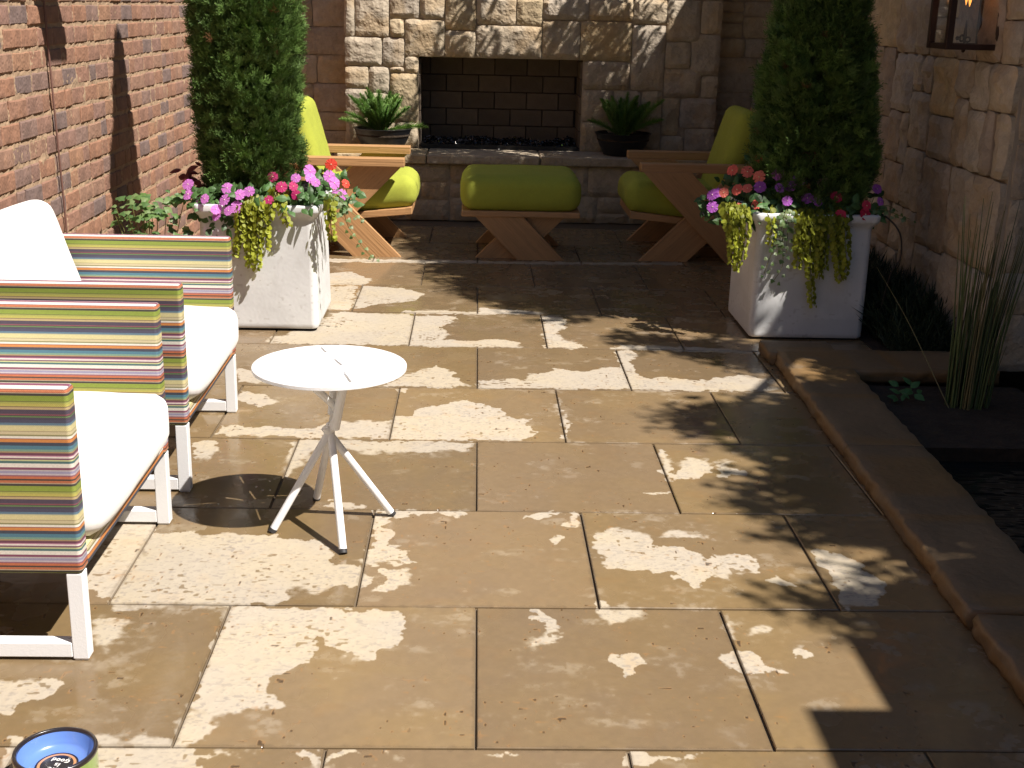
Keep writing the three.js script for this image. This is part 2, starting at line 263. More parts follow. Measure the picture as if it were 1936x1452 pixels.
{
  const full = Array.from({ length: 8 }, () => brickGeo(BL, COURSE, 0.06)), half = Array.from({ length: 6 }, () => brickGeo(BL / 2, COURSE, 0.06));
  const far = brickMats.map(() => []), rr = RNG(5);
  let n = 0;
  for (let c = 0; c < 34; c++) {
    let z = -9.3 + (c & 1 ? -BL / 2 : 0) + (rr() - 0.5) * 0.02; const y = c * COURSE - 0.02;
    while (z < 1.2) {
      const h = rr() < 0.13, L = h ? BL / 2 : BL, g = (h ? half : full)[Math.floor(rr() * (h ? 6 : 8))];
      const dark = rr(), mi = dark < 0.10 ? 7 : dark < 0.19 ? 6 : dark < 0.27 ? 8 : Math.floor(rr() * 6), dx = (rr() - 0.5) * 0.006, z0 = z; z += L;
      const near = y > 0.13 && y < 1.40 && z0 > -7.62 && z0 + L < -4.42 && n < 300;
      if (near) { const m = part('brick', g, brickMats[mi], brickWall); m.position.set(BX + dx, y, z0); m.rotation.y = (rr() - 0.5) * 0.012; n++; }
      else if (y < 2.9) far[mi].push(g.clone().translate(BX + dx, y, z0));
    }
  }
  far.forEach((f, i) => { if (f.length) part('brickwork', f, brickMats[i], brickWall).userData.kind = 'stuff'; });
  // mortar: one rough bed just behind the faces, squeezed out unevenly
  const gz = 440, gy = 200, z0 = -8.2, z1 = -3.9, y0 = 0, y1 = 1.7, P = [], I = [];
  for (let j = 0; j <= gy; j++) for (let i = 0; i <= gz; i++) { const z = mix(z0, z1, i / gz), y = mix(y0, y1, j / gy), n1 = fbm(z * 30, y * 30, 3), n2 = vn(z * 90, y * 130); P.push(BX - 0.0055 + 0.010 * (n1 - 0.5) + 0.006 * (n2 - 0.5), y, z); }
  for (let j = 0; j < gy; j++) for (let i = 0; i < gz; i++) { const a = j * (gz + 1) + i, b = a + 1, d = a + gz + 1, e = d + 1; I.push(a, d, b, b, d, e); }
  const g = new THREE.BufferGeometry(); g.setAttribute('position', new THREE.Float32BufferAttribute(P, 3)); g.setIndex(I); g.computeVertexNormals();
  const uv = []; for (let i = 0; i < P.length; i += 3) uv.push(P[i + 2], P[i + 1]); g.setAttribute('uv', new THREE.Float32BufferAttribute(uv, 2));
  part('mortar', g, mortarMat, brickWall);
  part('wall_core', uvBox(new THREE.BoxGeometry(0.3, 3.1, 10.6).translate(BX - 0.168, 1.27, -4.05)), mortarMat, brickWall);
}

// ---------------------------------------------------------------- rough sandstone ashlar: every stone a block with a pitched face
const stoneMap = tex(1024, 1024, (u, v) => {
  const a = fbm(u * 8, v * 8, 5, 8), b = fbm(u * 30, v * 30, 4, 30), s = vn(u * 160, v * 160, 160, 160), k = 0.66 + 0.42 * a + 0.28 * (b - 0.5) + 0.12 * (s - 0.5), rust = sm(0.56, 0.74, fbm(u * 5 + 3, v * 5 + 1, 4, 5)), pale = sm(0.62, 0.8, fbm(u * 14 + 8, v * 14, 4, 14));
  let c = mix3([k, k, k], [k * 1.08, k * 0.89, k * 0.62], 0.5 * rust); c = mix3(c, [1.05, 1.02, 0.98], 0.3 * pale); return c.map((x) => x * 0.85);
});
const stoneBump = tex(1024, 1024, (u, v) => 0.55 * fbm(u * 20, v * 20, 5, 20) + 0.25 * fbm(u * 70, v * 70, 3, 70) + 0.2 * Math.abs(2 * fbm(u * 12 + 5, v * 12, 4, 12) - 1), false);
const stoneTone = [[0.42, 0.345, 0.245], [0.41, 0.35, 0.27], [0.37, 0.305, 0.225], [0.44, 0.345, 0.215], [0.37, 0.32, 0.262], [0.33, 0.265, 0.20], [0.41, 0.315, 0.185]];
const stoneMats = stoneTone.map((c) => std({ map: stoneMap, color: lin(...mix3(c, [0.40, 0.33, 0.235], 0.3).map((v) => v * 1.42)), bumpMap: stoneBump, bumpScale: 0.016, roughness: 0.93 }));
const stoneMortar = std({ map: tex(256, 256, (u, v) => { const k = 0.8 + 0.4 * fbm(u * 20, v * 20, 4, 20); return [0.40 * k, 0.325 * k, 0.235 * k]; }), bumpMap: stoneBump, bumpScale: 0.006, roughness: 1 });
const paleMats = stoneTone.map((c) => std({ map: stoneMap, color: lin(...c.map((v) => v * 1.45)), bumpMap: stoneBump, bumpScale: 0.016, roughness: 0.93 }));
let stoneSeed = 1;
function stoneGeo(w, h, depth = 0.03, n, ruf = 0.62) { // front grid in x, y (from 0,0 to w,h); z out of the wall
  const s = stoneSeed++ * 13.7, nx = n ?? Math.max(4, Math.min(11, Math.round(w / 0.036))), ny = n ?? Math.max(4, Math.min(11, Math.round(h / 0.036))), P = [], I = [], gap = 0.003, tx = rnd(-0.05, 0.05), ty = rnd(-0.05, 0.05);
  for (let j = 0; j <= ny; j++) for (let i = 0; i <= nx; i++) {
    const u = i / nx, v = j / ny, e = Math.min(u, 1 - u) * w, f = Math.min(v, 1 - v) * h, rim = Math.min(e, f), wob = 0.008;
    let x = gap + u * (w - 2 * gap), y = gap + v * (h - 2 * gap);
    const cr = Math.max(0, 0.014 - Math.hypot(Math.max(0, e), Math.max(0, f))) * 0.4; // rounded corners
    x += (u < 0.5 ? 1 : -1) * cr; y += (v < 0.5 ? 1 : -1) * cr;
    x += (vn(y * 26 + s, u * 3 + s) - 0.5) * wob * (rim < 0.005 ? 1 : 2); y += (vn(x * 26 + s + 40, v * 3 + s) - 0.5) * wob * (rim < 0.005 ? 1 : 2);
    const rough = (fbm(x * 10 + s, y * 10 + s, 3) - 0.5) * 0.034 * ruf + (Math.abs(fbm(x * 18 + s + 8, y * 18, 2) - 0.5)) * 0.030 * ruf;
    const z = rim < 1e-6 ? depth * 0.62 + rough * 0.5 : depth * Math.min(1, 0.86 + rim * 5) + rough + tx * (u - 0.5) * 0.25 + ty * (v - 0.5) * 0.25;
    P.push(x, y, Math.max(z, 0.004));
  }
  const id = (i, j) => j * (nx + 1) + i;
  for (let j = 0; j < ny; j++) for (let i = 0; i < nx; i++) { const a = id(i, j), b = id(i + 1, j), c = id(i, j + 1), d = id(i + 1, j + 1); (i + j) & 1 ? I.push(a, b, d, a, d, c) : I.push(a, b, c, b, d, c); }
  const ring = []; for (let i = 0; i < nx; i++) ring.push(id(i, 0)); for (let j = 0; j < ny; j++) ring.push(id(nx, j)); for (let i = nx; i > 0; i--) ring.push(id(i, ny)); for (let j = ny; j > 0; j--) ring.push(id(0, j));
  const b0 = P.length / 3; ring.forEach((k) => P.push(P[k * 3], P[k * 3 + 1], -0.03));
  ring.forEach((k, t) => { const k2 = ring[(t + 1) % ring.length], c = b0 + t, d = b0 + (t + 1) % ring.length; I.push(k, c, k2, k2, c, d); });
  const g = new THREE.BufferGeometry(); g.setAttribute('position', new THREE.Float32BufferAttribute(P, 3)); g.setIndex(I);
  const G = g.toNonIndexed(); G.computeVertexNormals();
  // soften the facets a little: average smooth and flat normals
  g.computeVertexNormals(); const sn = g.attributes.normal, fn = G.attributes.normal; for (let i = 0; i < I.length; i++) fn.setXYZ(i, fn.getX(i) * 0.7 + sn.getX(I[i]) * 0.3, fn.getY(i) * 0.7 + sn.getY(I[i]) * 0.3, fn.getZ(i) * 0.7 + sn.getZ(I[i]) * 0.3);
  G.normalizeNormals(); return uvBox(G, [R() * 5, R() * 5]);
}
function split(x0, y0, x1, y1, maxW, maxH, out, q) { // random ashlar: cut a field into stones
  const w = x1 - x0, h = y1 - y0;
  if ((w <= maxW && h <= maxH && (q() < 0.72 || w * h < maxW * maxH * 0.3)) || (w < 0.16 && h < maxH)) { out.push([x0, y0, x1, y1]); return out; }
  const t = 0.34 + 0.32 * q();
  if (w / maxW > h / maxH) { const m = mix(x0, x1, t); split(x0, y0, m, y1, maxW, maxH, out, q); split(m, y0, x1, y1, maxW, maxH, out, q); }
  else { const m = mix(y0, y1, t); split(x0, y0, x1, m, maxW, maxH, out, q); split(x0, m, x1, y1, maxW, maxH, out, q); }
  return out;
}
function lay(rects, parent, base, turn, tone, depth = 0.022, name = 'stone', mats = stoneMats, ruf = 0.62) { // rects in the plane's own x, y; base: where its origin stands
  const B = new THREE.Vector3(...base), ax = V(Math.cos(turn), 0, -Math.sin(turn));
  rects.forEach(([x0, y0, x1, y1, t], i) => { const m = part(name, stoneGeo(x1 - x0, y1 - y0, depth, undefined, ruf), mats[t ?? tone(i)], parent); m.position.copy(B).addScaledVector(ax, x0).add(V(0, y0, 0)); m.rotation.y = turn; });
}
const tq = RNG(91), anyTone = () => Math.floor(tq() * 7);

// fireplace: a chimney breast with a firebrick lined opening, a raised hearth in front
const FZ = -9.05, OX0 = -0.415, OX1 = 0.745, OY0 = 0.458, OY1 = 1.092, BRX0 = -0.918, BRX1 = 1.71;
const fireplace = thing('stone_fireplace', 'rough sandstone fireplace with a wide dark firebrick opening and raised hearth at the back', 'fireplace', [0, 0, 0]);
{
  const px = (a) => -0.415 + (a - 635) * 0.001405, py = (b) => 1.092 - (b - 300) * 0.001415;
  const S = [[265, 10, 320, 210, 1], [320, 10, 490, 210, 1], [490, 0, 640, 120, 4], [640, 0, 765, 120, 1], [490, 120, 565, 210, 3], [565, 120, 765, 300, 0], [765, 0, 920, 170, 3], [765, 170, 920, 300, 0], [920, 0, 1120, 140, 1], [1120, 0, 1250, 140, 6], [920, 140, 1250, 300, 2], [1250, 0, 1480, 110, 4], [1480, 0, 1700, 110, 0], [1250, 110, 1440, 300, 2], [1440, 110, 1700, 300, 6], [1700, 0, 1870, 120, 0], [1700, 120, 1870, 440, 4],
    [265, 210, 455, 350, 1], [455, 210, 565, 350, 4], [565, 300, 635, 380, 0], [265, 350, 385, 460, 0], [385, 350, 490, 480, 1], [490, 350, 565, 380, 4], [490, 380, 635, 620, 6], [265, 460, 385, 600, 4], [385, 480, 490, 620, 1], [265, 600, 385, 748, 0], [385, 620, 520, 748, 2], [520, 620, 635, 748, 0],
    [1462, 300, 1700, 440, 5], [1462, 440, 1620, 600, 5], [1620, 440, 1760, 600, 2], [1760, 440, 1870, 600, 3], [1462, 600, 1640, 748, 5], [1640, 600, 1870, 748, 2], [1870, 0, 2040, 200, 1], [2040, 0, 2148, 160, 0], [1870, 200, 2000, 330, 0], [2000, 160, 2148, 360, 1], [1870, 330, 2060, 470, 2], [2060, 360, 2148, 470, 0], [1870, 470, 1960, 660, 6], [1960, 470, 2148, 620, 4], [1870, 660, 1990, 748, 1], [1990, 620, 2148, 748, 4]];
  lay(S.map(([a, b, c, d, t]) => [px(a) , py(d), px(c), py(b), t]), fireplace, [0, 0, FZ], 0, anyTone, 0.026);
  lay(split(BRX0, py(0), BRX1, 2.5, 0.42, 0.26, [], RNG(31)), fireplace, [0, 0, FZ], 0, anyTone);
  const box = (x0, x1, y0, y1, z0, z1) => uvBox(new THREE.BoxGeometry(x1 - x0, y1 - y0, z1 - z0).translate((x0 + x1) / 2, (y0 + y1) / 2, (z0 + z1) / 2));
  part('wall_core', [box(BRX0 + 0.004, OX0, 0, OY1, -9.75, FZ), box(OX1, BRX1 - 0.004, 0, OY1, -9.75, FZ), box(BRX0 + 0.004, BRX1 - 0.004, OY1, 2.6, -9.75, FZ), box(OX0, OX1, 0, OY0 - 0.01, -9.75, FZ), box(OX0, OX1, OY0 - 0.01, OY1, -9.75, -9.44)], stoneMortar, fireplace);
  // firebrick lining, back and cheeks
  const fbMap = tex(256, 256, (u, v) => { const k = 0.85 + 0.3 * fbm(u * 16, v * 16, 4, 16); return [0.15 * k, 0.112 * k, 0.080 * k]; });
  const fb = [1, 0.85, 1.12].map((k) => std({ map: fbMap, color: lin(k, k, k), roughness: 0.95, bumpMap: brickBump, bumpScale: 0.002 })), fg = uvBox(rbox(0.229, 0.115, 0.05, 0.003, 1)), fh = uvBox(rbox(0.112, 0.115, 0.05, 0.003, 1)), fj = std({ color: lin(0.06, 0.045, 0.035), roughness: 1 });
  part('fire_mortar', [box(OX0, OX1, OY0, OY1, -9.44, -9.425), box(OX0 - 0.02, OX0 + 0.008, OY0, OY1, -9.43, FZ - 0.03), box(OX1 - 0.008, OX1 + 0.02, OY0, OY1, -9.43, FZ - 0.03)], fj, fireplace);
  for (let r = 0; r < 6; r++) {
    const y = OY1 - 0.012 - 0.06 - r * 0.1215;
    for (let k = -1; k < 6; k++) { const x = OX0 - 0.045 + (r & 1 ? 0 : 0.118) + k * 0.2365, a = Math.max(x, OX0 + 0.01), b = Math.min(x + 0.229, OX1 - 0.01); if (b - a < 0.03) continue; const g = b - a > 0.22 ? fg : uvBox(rbox(b - a, 0.115, 0.05, 0.003, 1)); const m = part('fire_brick', g, fb[(r * 7 + k * 5 + 9) % 3], fireplace); m.position.set((a + b) / 2, y, -9.443 + 0.022 + rnd(0, 0.002)); }
    for (const sx of [OX0, OX1]) for (let k = 0; k < 2; k++) { const m = part('fire_brick', k ? fh : fg, fb[(r + k) % 3], fireplace); m.rotation.y = Math.PI / 2; m.position.set(sx + (sx < 0 ? -0.012 : 0.012), y, k ? -9.36 : -9.19 ); }
  }
  // hearth: coping slabs over rough stones
  const HX0 = -0.95, HX1 = 1.74, HZ = -8.66;
  part('hearth_core', box(HX0 + 0.01, HX1 - 0.01, 0, 0.395, FZ + 0.001, HZ + 0.03 - 0.05), stoneMortar, fireplace);
  lay(split(HX0, 0.0, HX1, 0.395, 0.42, 0.22, [], RNG(77)), fireplace, [0, 0, HZ - 0.03], 0, () => [2, 5, 2, 4, 5, 0][Math.floor(tq() * 6)], 0.02);
  let x = HX0 - 0.01; for (const L of [0.62, 0.78, 0.70, 0.62]) { const g = rbox(L - 0.006, 0.062, 0.42, 0.012, 3), p = g.attributes.position; for (let i = 0; i < p.count; i++) if (p.getZ(i) > 0.19) p.setZ(i, p.getZ(i) + (fbm(p.getX(i) * 9 + L * 20, p.getY(i) * 20, 3) - 0.5) * 0.03); g.computeVertexNormals(); const m = part('coping_stone', uvBox(g, [L * 3, L]), stoneMats[L > 0.65 ? 2 : 6], fireplace); m.position.set(x + L / 2, 0.427, HZ - 0.18); x += L; }
  // bed of black fire glass
  part('burner_pan', box(OX0 + 0.02, OX1 - 0.02, OY0 - 0.008, OY0 + 0.03, -9.40, FZ + 0.006), std({ color: lin(0.012, 0.012, 0.013), roughness: 0.5 }), fireplace);
  const ms = [], cs = []; for (let i = 0; i < 2600; i++) { const z = rnd(-9.39, FZ), x2 = rnd(OX0 + 0.03, OX1 - 0.03), h = 0.03 + 0.045 * vn(x2 * 6, z * 9); ms.push(M4(V(x2, OY0 + h * R(), z), new THREE.Quaternion().setFromEuler(new THREE.Euler(R() * 6, R() * 6, R() * 6)), rnd(0.006, 0.012))); }
  instances('fire_glass', new THREE.OctahedronGeometry(1, 0).scale(1, 0.6, 1.2), std({ color: lin(0.01, 0.01, 0.014), roughness: 0.06 }), ms, null, fireplace);
}
// recessed stone walls each side of the chimney breast
const backLeft = thing('back_stone_wall', 'recessed rough stone wall between the brick wall and the left side of the fireplace', 'wall');
lay(split(BX - 0.05, 0, BRX0 + 0.02, 2.5, 0.40, 0.25, [], RNG(12)), backLeft, [0, 0, -9.30], 0, anyTone);
part('wall_core', uvBox(new THREE.BoxGeometry(0.86, 2.6, 0.3).translate(-1.34, 1.3, -9.452)), stoneMortar, backLeft);
const backRight = thing('back_stone_wall', 'shaded recessed stone wall behind the right lounge chair, right of the fireplace', 'wall');
lay(split(BRX1 - 0.02, 0, 2.22, 2.5, 0.36, 0.25, [], RNG(45)), backRight, [0, 0, -9.30], 0, anyTone);
part('wall_core', uvBox(new THREE.BoxGeometry(0.62, 2.6, 0.3).translate(1.98, 1.3, -9.452)), stoneMortar, backRight);
// tall stone wall on the right, ends in a corner near the pond
const WX = 2.18, WZ0 = -9.6, WZ1 = -5.06;
const rightWall = thing('right_stone_wall', 'tall shaded tan stone wall along the right behind the lantern and planter', 'wall');
lay(split(0, 0, WZ1 - WZ0, 2.7, 0.32, 0.42, [], RNG(8)), rightWall, [WX, 0, WZ0], -Math.PI / 2, () => [0, 1, 2, 4, 5, 5, 3, 2][Math.floor(tq() * 8)], 0.032, 'stone', paleMats, 1.25);
lay(split(0, 0, 0.9, 2.7, 0.4, 0.36, [], RNG(19)), rightWall, [WX + 0.012, 0, WZ1], 0, () => [5, 4, 2][Math.floor(tq() * 3)], 0.016);
part('wall_core', uvBox(new THREE.BoxGeometry(0.9, 2.7, WZ1 - WZ0).translate(WX + 0.45, 1.352, (WZ0 + WZ1) / 2)), stoneMortar, rightWall);
// ---------------------------------------------------------------- woven striped lounge chairs with white cushions
const STR = [[10, 0.50, 0.13, 0.05], [6, 0.02, 0.016, 0.016], [10, 0.46, 0.13, 0.05], [3, 0.42, 0.36, 0.24], [9, 0.025, 0.02, 0.02], [20, 0.24, 0.32, 0.03], [3, 0.12, 0.13, 0.03], [7, 0.36, 0.38, 0.08], [10, 0.48, 0.43, 0.09], [3, 0.16, 0.10, 0.06], [9, 0.50, 0.38, 0.19], [17, 0.05, 0.032, 0.07], [5, 0.22, 0.05, 0.08], [3, 0.02, 0.02, 0.03], [5, 0.11, 0.22, 0.06], [9, 0.045, 0.035, 0.07], [12, 0.045, 0.045, 0.10], [9, 0.09, 0.18, 0.26], [4, 0.48, 0.47, 0.28], [18, 0.66, 0.59, 0.30], [3, 0.30, 0.25, 0.12], [11, 0.60, 0.52, 0.32], [6, 0.24, 0.23, 0.09], [9, 0.78, 0.75, 0.66], [3, 0.24, 0.06, 0.06], [12, 0.62, 0.23, 0.05], [13, 0.025, 0.035, 0.07], [14, 0.055, 0.18, 0.26], [9, 0.17, 0.31, 0.23], [5, 0.38, 0.26, 0.12], [10, 0.13, 0.025, 0.07], [4, 0.55, 0.25, 0.36], [6, 0.76, 0.72, 0.66], [6, 0.16, 0.035, 0.10], [6, 0.52, 0.54, 0.26], [9, 0.035, 0.13, 0.14], [16, 0.76, 0.72, 0.64], [9, 0.20, 0.04, 0.10], [5, 0.50, 0.46, 0.44], [9, 0.30, 0.28, 0.42], [7, 0.50, 0.44, 0.48], [5, 0.26, 0.09, 0.13]];
const fabricMap = (() => {
  const tot = STR.reduce((a, s) => a + s[0], 0), H = 1024, W = 128, rows = [];
  for (let y = 0; y < H; y++) { let t = (1 - (y + 0.5) / H) * tot, k = 0; while (t > STR[k][0] && k < STR.length - 1) t -= STR[k++][0]; rows.push(mix3(STR[k].slice(1), [0.22, 0.20, 0.15], 0.13)); }
  return tex(W, H, (u, v) => { const y = v * H, w = 1.3 * Math.sin((u * 32 + Math.floor(v * 85) * 0.5) * Math.PI * 2), c = rows[Math.max(0, Math.min(H - 1, Math.round(y - 0.5 + w)))], k = 0.78 + 0.26 * vn(u * 64, v * 170, 64, 170) + 0.16 * Math.sin(v * 85 * Math.PI * 2); return c.map((q) => q * k); }, true, [1 / 0.06, 1 / 0.206]);
})();
const weave = tex(64, 64, (u, v) => 0.5 + 0.5 * Math.sin(u * Math.PI * 8) * Math.sin(v * Math.PI * 8), false, [60, 60]);
const fabric = std({ map: fabricMap, roughness: 0.75, bumpMap: weave, bumpScale: 0.0006 });
const whiteMetal = std({ color: lin(0.78, 0.79, 0.80), roughness: 0.38, bumpMap: tex(128, 128, (u, v) => vn(u * 64, v * 64, 64, 64), false, [8, 8]), bumpScale: 0.0002 });
const linen = tex(256, 256, (u, v) => 0.5 + 0.25 * Math.sin(u * 128 * Math.PI) + 0.25 * Math.sin(v * 128 * Math.PI), false, [10, 10]);
const whiteFabric = phy({ color: lin(0.80, 0.79, 0.765), roughness: 0.95, bumpMap: linen, bumpScale: 0.0005, sheen: 0.3, sheenRoughness: 0.6, sheenColor: lin(0.8, 0.8, 0.8) });
function cushion(w, h, d, r, puff, seed) { // soft box: crowned faces, drawn-in seams, slight dents
  const g = new RoundedBoxGeometry(w, h, d, 7, r), G = new THREE.BoxGeometry(w, h, d, 22, 8, 22), p = G.attributes.position;
  for (let i = 0; i < p.count; i++) {
    let x = p.getX(i) / (w / 2), y = p.getY(i) / (h / 2), z = p.getZ(i) / (d / 2);
    const sq = (a, ra) => Math.sign(a) * (1 - Math.pow(1 - Math.abs(a), 1)), bx = w / 2 - r, by = h / 2 - r, bz = d / 2 - r, X = x * w / 2, Y = y * h / 2, Z = z * d / 2;
    const cx = Math.max(-bx, Math.min(bx, X)), cy = Math.max(-by, Math.min(by, Y)), cz = Math.max(-bz, Math.min(bz, Z)); let dx = X - cx, dy = Y - cy, dz = Z - cz; const l = Math.hypot(dx, dy, dz) || 1; dx *= r / l; dy *= r / l; dz *= r / l;
    const k = (1 - x * x) * (1 - z * z), ky = (1 - y * y);
    p.setXYZ(i, cx + dx + puff * 0.45 * Math.sign(x) * (Math.abs(x) > 0.99 ? 1 : 0) * ky * (1 - z * z), cy + dy + Math.sign(y) * (Math.abs(y) > 0.99 ? puff * Math.pow(Math.max(0, k), 0.7) : 0) + (seed > 20 ? 0.014 : 0.007) * (fbm(X * 7 + seed, Z * 7 + seed, 3) - 0.5), cz + dz + puff * 0.3 * Math.sign(z) * (Math.abs(z) > 0.99 ? 1 : 0) * ky * (1 - x * x));
  }
  g.dispose(); G.computeVertexNormals(); return G;
}
function smoothSeams(g) { g.deleteAttribute('uv'); g.deleteAttribute('normal'); // weld by position so that box edges shade round
  const p = g.attributes.position, map = new Map(), pos = [], idx = []; const src = g.index ? Array.from(g.index.array) : [...Array(p.count).keys()], to = [];
  for (let i = 0; i < p.count; i++) { const k = [p.getX(i), p.getY(i), p.getZ(i)].map((v) => Math.round(v * 1e5)).join(); if (!map.has(k)) { map.set(k, pos.length / 3); pos.push(p.getX(i), p.getY(i), p.getZ(i)); } to.push(map.get(k)); }
  for (const i of src) idx.push(to[i]);
  const w = new THREE.BufferGeometry(); w.setAttribute('position', new THREE.Float32BufferAttribute(pos, 3)); w.setIndex(idx); w.computeVertexNormals(); return uvBox(w); }
function striped(w, h, d, x, y, z) { const g = rbox(w, h, d, 0.010, 3); g.translate(x, y, z); const q = uvBox(g), p = q.attributes.position, u = q.attributes.uv, n = q.attributes.normal; for (let i = 0; i < p.count; i++) { const up = Math.abs(n.getY(i)) > 0.75; u.setXY(i, up ? p.getX(i) : (Math.abs(n.getX(i)) > Math.abs(n.getZ(i)) ? p.getZ(i) : p.getX(i)), up ? 0.648 + (p.getZ(i) - z) * 0.35 - 0.648 + 0.02 : p.getY(i) - 0.655); } return q; }
const loungeChair = thing('lounge_chair', 'nearest striped woven lounge chair on white sled legs, in front of the other', 'lounge chair', [-0.862, 0, -2.547], 0);
{ // local: front at x = 0 looking along +x, near side at z = 0
  const c = loungeChair, W = 0.813, arm = 0.05;
  const a1 = part('arm_panel', striped(0.80, 0.433, arm, -0.40, 0.4325, -arm / 2), fabric, c);
  const a2 = part('arm_panel', striped(0.80, 0.433, arm, -0.40, 0.4325, -W + arm / 2), fabric, c);
  part('back_panel', striped(0.05, 0.428, W - 2 * arm - 0.004, -0.775, 0.431, -W / 2), fabric, c);
  part('seat_frame', striped(0.66, 0.04, W - 2 * arm - 0.004, -0.40, 0.238, -W / 2), fabric, c);
  { const g = striped(0.046, 0.052, W - 2 * arm - 0.004, -0.025, 0.240, -W / 2), u = g.attributes.uv, p = g.attributes.position; for (let i = 0; i < u.count; i++) u.setXY(i, p.getZ(i), 0.1 + (p.getY(i) - p.getX(i) * 0.4) * 0.8); part('seat_rail', g, fabric, c); }
  for (const z of [-0.0205, -W + 0.0205]) {
    for (const x of [-0.020, -0.775]) { const l = part('leg', uvBox(rbox(0.036, 0.212, 0.036, 0.0025, 2).translate(x, 0.110, z)), whiteMetal, c); part('foot_pad', rbox(0.030, 0.006, 0.030, 0.001, 1).translate(x, 0.003, z), whiteMetal, l); }
    part('rail', uvBox(rbox(0.718, 0.036, 0.0355, 0.0025, 2).translate(-0.3975, 0.026, z)), whiteMetal, c);
  }
  part('seat_cushion', smoothSeams(cushion(0.745, 0.140, 0.705, 0.042, 0.010, 3)).translate(-0.335, 0.342, -W / 2), whiteFabric, c);
  { const p = c.children[c.children.length - 1].geometry.attributes.position, n = c.children[c.children.length - 1].geometry; for (let i = 0; i < p.count; i++) { const zz = (p.getZ(i) + W / 2) / 0.35, xx = (p.getX(i) + 0.335) / 0.37; if (xx > 0) p.setX(i, p.getX(i) - 0.022 * xx * xx * Math.pow(Math.abs(zz), 7)); } }
  const b = smoothSeams(cushion(0.40, 0.13, 0.66, 0.05, 0.022, 9)); b.rotateZ(Math.PI / 2 + 0.30); part('back_cushion', b.translate(-0.60, 0.585, -W / 2), whiteFabric, c);
  const d = c.clone(); d.name = numbered('lounge_chair'); d.position.z -= 1.023; d.position.x += 0.004; d.rotation.y = 0.004; d.userData = { ...c.userData }; tag(d, 'second striped woven lounge chair with a white back pillow, beside the left planter', 'lounge chair'); scene.add(d);
}
// ---------------------------------------------------------------- small white round table
{
  const t = thing('side_table', 'small round white metal side table with slotted top and splayed tube legs', 'side table', [-0.40, 0, -3.345]);
  const s = new THREE.Shape(); s.absarc(0, 0, 0.213, 0, Math.PI * 2, false);
  const slot = (x0, y0, x1, y1, w = 0.0045) => { const dx = x1 - x0, dy = y1 - y0, l = Math.hypot(dx, dy), nx = -dy / l * w, ny = dx / l * w, h = new THREE.Path(); h.moveTo(x0 + nx, y0 + ny); h.lineTo(x1 + nx, y1 + ny); h.lineTo(x1 - nx, y1 - ny); h.lineTo(x0 - nx, y0 - ny); h.closePath(); s.holes.push(h); };
  slot(-0.050, 0.192, -0.025, 0.129); slot(0.002, 0.069, 0.033, 0.000); slot(0.043, -0.062, 0.074, -0.161);
  slot(-0.176, -0.052, -0.080, -0.030); slot(-0.062, 0.012, 0.000, -0.008); slot(0.046, 0.030, 0.165, 0.036); slot(0.050, -0.028, 0.092, -0.016);
  const top = new THREE.ExtrudeGeometry(s, { depth: 0.008, bevelEnabled: true, bevelSize: 0.0012, bevelThickness: 0.0012, bevelSegments: 2, curveSegments: 96 }); top.rotateX(-Math.PI / 2); top.translate(0, 0.4705, 0);
  part('tabletop', uvBox(top), whiteMetal, t);
  const tubeMat = whiteMetal, o = (a) => [a[0] + 0.40, a[1], a[2] + 3.345], cap = std({ color: lin(0.03, 0.03, 0.032), roughness: 0.6 });
  const feet = [[-0.560, 0.012, -3.280], [-0.350, 0.012, -3.142], [-0.237, 0.012, -3.409], [-0.468, 0.012, -3.520]], ends = [[-0.376, 0.335, -3.345], [-0.404, 0.305, -3.356], [-0.416, 0.300, -3.330], [-0.384, 0.368, -3.352]];
  feet.forEach((f, i) => { const l = part('leg', uvBox(rod(o(f), o(ends[i]), 0.0112)), tubeMat, t); const e = V(...ends[i]).sub(V(...f)).normalize().multiplyScalar(0.014); part('foot_cap', rod(o(f), o([f[0] - e.x * 0.8, Math.max(0.001, f[1] - e.y * 0.8), f[2] - e.z * 0.8]), 0.0117), cap, l); });
  const tops = [[-0.350, 0.473, -3.285], [-0.462, 0.473, -3.245], [-0.395, 0.473, -3.455]], low = [[-0.386, 0.300, -3.325], [-0.378, 0.352, -3.340], [-0.400, 0.330, -3.360]];
  tops.forEach((f, i) => part('upper_tube', uvBox(rod(o(low[i]), o(f), i ? 0.0108 : 0.013)), tubeMat, t));
}
// ---------------------------------------------------------------- oiled hardwood chairs and ottoman with chartreuse cushions
const woodMap = tex(512, 512, (u, v) => { const w = fbm(u * 3, v * 24, 4, 24), g = vn(u * 6, v * 150 + 6 * w, 150, 150), p = sm(0.75, 0.9, vn(u * 22, v * 190, 190, 190)), k = 0.77 + 0.26 * w + 0.15 * (g - 0.5) - 0.15 * p; return [0.46 * k, 0.255 * k, 0.112 * k]; }, true, [0.9, 1.8]);
const woodBump = tex(256, 256, (u, v) => vn(u * 6, v * 120, 120, 120), false, [0.9, 1.8]);
const wood = std({ map: woodMap, roughness: 0.5, bumpMap: woodBump, bumpScale: 0.0012 });
const limeFabric = phy({ map: tex(256, 256, (u, v) => { const k = 0.86 + 0.16 * vn(u * 128, v * 128, 128, 128) + 0.12 * (fbm(u * 10, v * 10, 3, 10) - 0.5); return [0.365 * k, 0.405 * k, 0.048 * k]; }, true, [4, 4]), roughness: 0.92, bumpMap: linen, bumpScale: 0.0006, sheen: 0.4, sheenRoughness: 0.5, sheenColor: lin(0.5, 0.52, 0.1) });
